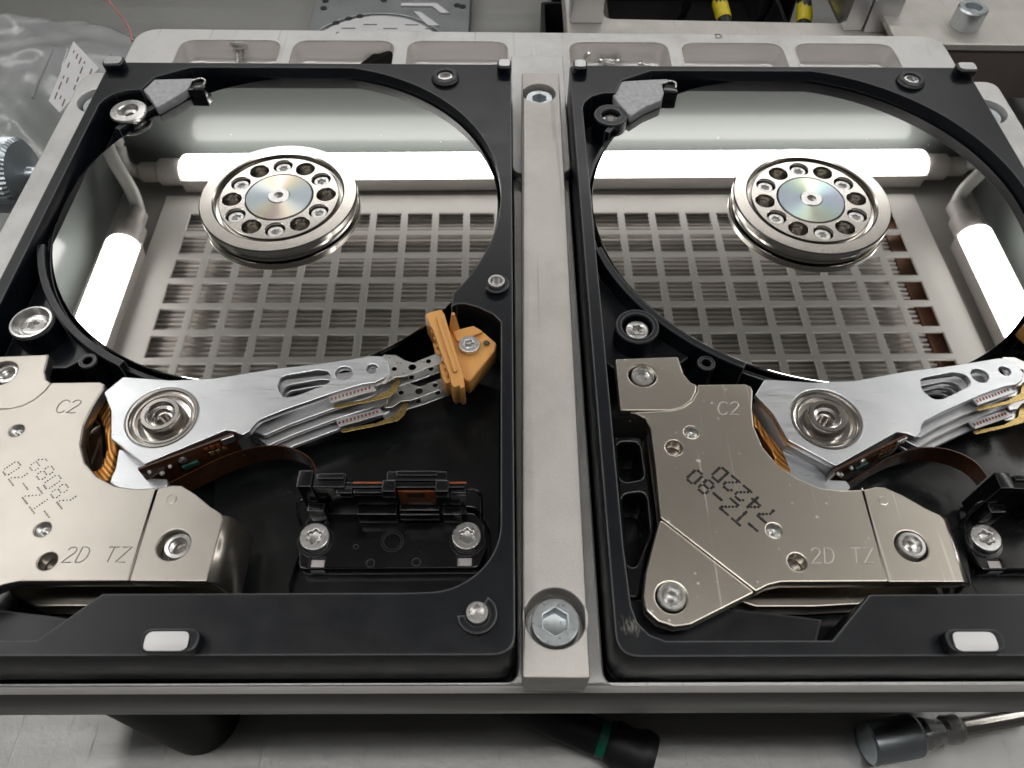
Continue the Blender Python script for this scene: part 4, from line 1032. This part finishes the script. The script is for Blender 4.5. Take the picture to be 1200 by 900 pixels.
# ------------------------------------------------------------------ rear fixture, cable bin
def build_rear():
    e = empty('rear_fixture', 110, 95, TABLE)
    def B(name, pa, pb, ztop, zbot, depth, m='blasted_aluminium', bev=.5):
        (xa, ya), (xb, yb) = U(*pa, ztop), U(*pb, ztop)
        y = min(ya, yb)
        return box(name, xa - 110, y - 95, zbot - TABLE, xb - 110, y + depth - 95, ztop - TABLE, m, e, bev)
    zt = -24.0
    # frame: a plate with a wide window, its front rim shows behind the trays
    pA, pB = U(664, 30, zt), U(1062, 42, zt)
    x0, y0, x1 = pA[0], 41.5, U(1068, 45, zt)[0]
    yw = U(800, 22, zt)[1]
    xw0, xw1 = U(708, 15, zt)[0], U(1000, 20, zt)[0]
    plate('frame', [fillet([(x0 - 110, y0 - 95), (x1 - 110, y0 - 95), (x1 - 110, 190 - 95), (x0 - 110, 190 - 95)], [5, 1, 5, 5], 6),
                    fillet([(xw0 - 110, yw - 95), (xw1 - 110, yw - 97), (xw1 - 110, 180 - 95), (xw0 - 110, 180 - 95)], 3, 4)], zt - 8 - TABLE, zt - TABLE, 'blasted_aluminium', e, bevel=.5, res=2)
    # blocks on the frame
    q0, q1 = U(668, 27, zt + .1), U(706, 28, zt + .1)
    box('stop_block', q0[0] - 110, q0[1] - 95, zt + .05 - TABLE, q1[0] - 110, q0[1] + 9 - 95, zt + 16 - TABLE, 'milled_aluminium', e, .6)
    r0, r1 = U(1012, 38, zt + .1), U(1046, 38, zt + .1)
    box('stop_block', r0[0] - 110, r0[1] - 95, zt + .05 - TABLE, r1[0] - 110, r0[1] + 13 - 95, zt + 11 - TABLE, 'milled_aluminium', e, .5)
    s = screw('screw', (r0[0] + r1[0]) / 2 - 110, r0[1] + 6 - 95, zt + 11 - TABLE - .6, 3.4, 1.1, e, 'zinc_bolt', 'hex', sr=.5)
    box('side_rail', U(985, 30, zt)[0] - 110, r0[1] + 1 - 95, zt + .05 - TABLE, r0[0] - .3 - 110, r0[1] + 60 - 95, zt + 12 - TABLE, 'milled_aluminium', e, .5)
    # raised slab on the right
    zs = -18.5
    a0, a1 = U(1060, 51, zs), U(1200, 57, zs)
    plate('slab', [fillet([(a0[0] - 2 - 110, a0[1] - 95), (a1[0] + 80 - 110, a0[1] - 1.2 - 95), (a1[0] + 80 - 110, a0[1] + 130 - 95), (a0[0] - 2 - 110, a0[1] + 130 - 95)], 1.5, 3)], zs - 2.2 - TABLE, zs - TABLE, 'blasted_aluminium', e, bevel=.5, res=2)
    plate('slab_body', [[(a0[0] - 110, a0[1] + .6 - 95), (a1[0] + 79 - 110, a0[1] - .6 - 95), (a1[0] + 79 - 110, a0[1] + 129 - 95), (a0[0] - 110, a0[1] + 129 - 95)]], zs - 19 - TABLE, zs - 2.25 - TABLE, 'brown_plate', e, bevel=.3)
    b = U(1130, 30, zs)
    sb = lathe('cap_bolt', [(4.4, 0), (4.5, .4), (4.5, 5.6), (4.1, 6.1), (2.6, 6.1), (2.5, 4.4), (0, 4.2)], (b[0] - 110, b[1] - 95, zs + .02 - TABLE), 'zinc_bolt', e, 40)
    for k, (xx, yy) in enumerate(((a0[0] + 4, a0[1] + 8), (a1[0] + 70, a0[1] + 8), (a0[0] + 4, a0[1] + 120), (x0 + 6, 60), (x0 + 6, 180), (x1 - 6, 182))):
        lathe('leg', [(0, 0), (5, 0), (5, (42.4 if k < 3 else 47.9)), (0, (42.4 if k < 3 else 47.9))], (xx - 110, yy - 95, .05), 'leg_black', e, 20)
    tag(e, 'aluminium fixture with stop blocks and a cap bolt standing behind the right drive', 'fixture')
    # silver part at right edge
    g0, g1 = U(1186, 150, -30), U(1215, 150, -30)
    g = empty('metal_rail', g0[0], g0[1], TABLE)
    plate('base', [fillet(rect(0, -30, 26, 30), 1)], .1, 24, 'black_rubber', g, bevel=.4)
    plate('top_strip', [fillet(rect(.8, -24, 20, 29), 1)], 24.1, 30, 'milled_aluminium', g, bevel=.6)
    tag(g, 'black and silver metal rail at the right edge beside the fixture', 'rail')
    # black cable bins with yellow tagged cables
    def bin_(name, x0, x1, y0, y1, h, label, cables):
        g = empty(name, (x0 + x1) / 2, y0, TABLE); W = (x1 - x0) / 2; D = y1 - y0
        plate('tray_floor', [rect(-W, 0, W, D)], .1, 2, 'black_rubber', g, bevel=.3)
        plate('tray_wall', [fillet(rect(-W, 0, W, D), 2), fillet(rect(-W + 1.5, 1.5, W - 1.5, D - 1.5), 2)], 2.05, h, 'black_rubber', g, bevel=.3)
        tag(g, label, 'tray')
        for i, (px, py, zz, lbl, sl) in enumerate(cables):
            q = U(px, py, zz)
            c = empty('tagged_cable', q[0], q[1], TABLE + 2.1)
            hh = zz - TABLE - 2.1
            pts = smooth_path([(-sl * 3, -14, hh - 6), (-sl, -6, hh - 2), (0, 0, hh), (sl, 10, hh + 1), (sl * 2, 40, hh - 6), (sl * 2, 55, 2)])
            tube('cable', pts, 2.3, 'black_rubber', c, 10)
            seg = [Vector((-sl * .75, -3.5, hh - 1.15)), Vector((0, 0, hh)), Vector((sl * .45, 4.5, hh + .5))]
            tg = tube('tag', seg, 2.7, 'yellow_tag', c, 12)
            tag(c, lbl, 'cable', 'yellow-tagged cables')
    xa, xb = U(641, 30, -40)[0], U(688, 30, -40)[0]
    bin_('cable_tray', xa, xb, 47, 140, 20, 'black tray with one yellow-tagged cable behind the clamp bar', [(679, 24, -36, 'black cable with yellow tag just left of the metal stop block', 0.4)])
    xa, xb = xw0 + 2, xw1 - 2
    bin_('cable_tray', xa, xb, yw + 2, 175, 26, 'wide black tray with two yellow-tagged cables inside the rear fixture', [(846, 13, -32, 'black cable with the narrower yellow tag in the wide tray', -.6), (943, 18, -32, 'black cable with the wider yellow tag in the wide tray, nearer the right', 1.2)])
    px0, px1 = U(689, 30, -40)[0], U(712, 30, -40)[0]
    g = plate('brown_strip', [rect(px0, 46.5, px1 - 1.2, 140)], TABLE + .1, -31, 'brown_board', None, bevel=.4)
    tag(g, 'dark brown board standing between the cable tray and the metal stop block', 'board')


build_rear()


# ------------------------------------------------------------------ plastic bag on the left
def build_bag():
    e = empty('plastic_bag', -190, 20, TABLE)
    rnd = random.Random(11)
    NX, NY = 60, 70; W, H = 120, 190
    folds = [(rnd.uniform(-1, 1), rnd.uniform(.2, 1.2), rnd.uniform(8, 20), rnd.uniform(0, 6), rnd.uniform(.8, 2.4)) for _ in range(16)]
    def hz(u, v):
        s = max(0, math.sin(math.pi * min(1, max(0, (u + 1) / 2)))) * max(0, math.sin(math.pi * min(1, max(0, v))))
        h = 3 + 26 * s ** .6
        for a, b, f, p, am in folds:
            q = u * math.cos(a * 2) + v * 2 * math.sin(a * 2)
            h += am * (1 - abs(math.sin(q * f * .5 + p))) ** 2 * s ** .4
        return h
    bm = bmesh.new(); g = []
    for j in range(NY + 1):
        row = []
        for i in range(NX + 1):
            u = i / NX * 2 - 1; v = j / NY
            row.append(bm.verts.new((u * W / 2 + 6 * math.sin(v * 7) - 28, -70 + v * H + 5 * math.sin(u * 5), hz(u, v))))
        g.append(row)
    for j in range(NY):
        for i in range(NX): bm.faces.new((g[j][i], g[j][i + 1], g[j + 1][i + 1], g[j + 1][i]))
    bm_mesh('film', bm, 'clear_film', e, 60)
    bm = bmesh.new(); g = []
    for j in range(2):
        g.append([bm.verts.new((x, y, .3)) for x, y in ((-W / 2 - 28, -70 + j * H), (W / 2 - 28, -70 + j * H))])
    bm.faces.new((g[0][0], g[0][1], g[1][1], g[1][0])); bm_mesh('bottom_film', bm, 'clear_film', e, 0)
    zz = -33
    pts = [U(112, -4, zz), U(128, 2, zz), U(143, 20, zz), U(152, 34, zz), U(155, 48, zz)]
    tube('zip', [(p[0] + 190, p[1] - 20, zz - TABLE) for p in pts], .4, 'red_zip', e, 8)
    # creases in the film; the first is a white tube standing for its highlight
    for k, (ps, r) in enumerate(((((48, -5), (41, 28), (66, 47), (84, 62)), .6), (((30, -4), (14, 26), (2, 52)), .45), (((66, -3), (70, 20), (76, 44)), .35), (((100, 0), (118, 30), (138, 46)), .4))):
        q = [U(a, b, -30) for a, b in ps]
        tube('crease', smooth_path([(x + 190, y - 20, 30) for x, y in q], 5), [r * (1 if 2 < i < 12 else .5) for i in range(len(smooth_path([(0, 0, 0)] * len(ps), 5)))], 'label_white' if k < 1 else 'clear_film', e, 6)
    tag(e, 'crumpled clear zip bag lying on the table at the far left', 'bag')
    # label and board are inside the bag: things of their own
    lb = [U(86, 48, -36), U(116, 80, -36), U(70, 132, -36), U(57, 118, -36)]
    ox, oy = lb[0]
    l = empty('paper_label', ox, oy, -36)
    bm = bmesh.new(); q = [(x - ox, y - oy) for x, y in lb]
    A = [bm.verts.new((x, y, 0)) for x, y in q]; B = [bm.verts.new((x, y, -.3)) for x, y in q]
    bm.faces.new(A); bm.faces.new(B[::-1])
    for i in range(4): bm.faces.new((A[i], A[(i + 1) % 4], B[(i + 1) % 4], B[i]))
    bmesh.ops.recalc_face_normals(bm, faces=bm.faces[:]); bm_mesh('sheet', bm, 'label_white', l, 0)
    rnd = random.Random(3); bm = bmesh.new()
    a, b, c = Vector(q[0]), Vector(q[1]), Vector(q[3])
    for r in range(6):
        u = .1
        while u < .85:
            du = rnd.uniform(.03, .12); v = .12 + r * .135
            if rnd.random() < .55:
                pts = [a + (b - a) * (v + dv) + (c - a) * (u + dd) for dv, dd in ((0, 0), (.04, 0), (.04, du), (0, du))]
                bm.faces.new([bm.verts.new((p.x, p.y, .05)) for p in pts])
            u += du + .05
    bm_mesh('print', bm, 'label_ink', l, 0)
    tag(l, 'white paper label with rows of small print seen through the bag', 'label')
    gx, gy = U(25, 125, -46)
    gb = plate('green_insert', [fillet([(gx - 60, gy - 45), (gx + 18, gy - 40), (gx + 30, gy + 34), (gx - 50, gy + 42)], 4)], TABLE + 1.2, TABLE + 14, 'green_board', None, bevel=2, res=3)
    tag(gb, 'pale green padded packet inside the clear bag', 'packet')


build_bag()


# ------------------------------------------------------------------ under the front edge
def build_front():
    zc = TABLE + 6
    p1, p2 = U(707, 866, zc), U(766, 889, zc)
    ax = Vector((p2[0] - p1[0], p2[1] - p1[1], 0)); Lc = ax.length; ax.normalize()
    e = empty('screwdriver', p1[0], p1[1], TABLE)
    lathe('handle', [(0, -40), (2.2, -39.5), (2.8, -30), (3.8, -18), (4.1, -6), (4.2, -1.2), (0, -1.2)], (0, 0, 6), 'black_rubber', e, 24, axis=ax)
    lathe('green_ring', [(0, -1.15), (4.1, -1.1), (4.1, .9), (0, .95)], (0, 0, 6), 'green_band', e, 24, axis=ax)
    lathe('end_cap', [(0, 1.0), (4.3, 1.0), (5.2, 3), (4.6, 6), (5.4, Lc - 3), (5.6, Lc - 2), (4.9, Lc), (0, Lc)], (0, 0, 6), 'black_rubber', e, 10, axis=ax)
    lathe('shaft', [(0, -80), (1.2, -80), (1.2, -39), (0, -39)], (0, 0, 6), 'screw_steel', e, 12, axis=ax)
    tag(e, 'black screwdriver handle with a green ring under the fixture front edge', 'screwdriver')
    q0, q1 = U(1016, 872, TABLE + 5), U(1215, 836, TABLE + 5)
    e = empty('steel_tool', q0[0], q0[1], TABLE); d = Vector((q1[0] - q0[0], q1[1] - q0[1], 0)); L = d.length; d.normalize()
    lathe('handle', [(0, 0), (4.2, 0), (4.7, .5), (4.7, 11.5), (4.2, 12.2), (0, 12.2)], (0, 0, 4.75), 'knob_steel', e, 28, axis=d)
    lathe('collar', [(0, 12.3), (3.4, 12.3), (3.6, 14), (2.6, 18), (3.2, 19), (3.2, 22), (2.2, 23), (0, 23)], (0, 0, 4.75), 'screw_steel', e, 24, axis=d)
    lathe('shaft', [(0, 23.05), (2.0, 23.05), (2.0, L), (0, L)], (0, 0, 4.75), 'turned_steel', e, 20, axis=d)
    tag(e, 'slim steel tool lying under the right end of the fixture front', 'tool')


build_front()
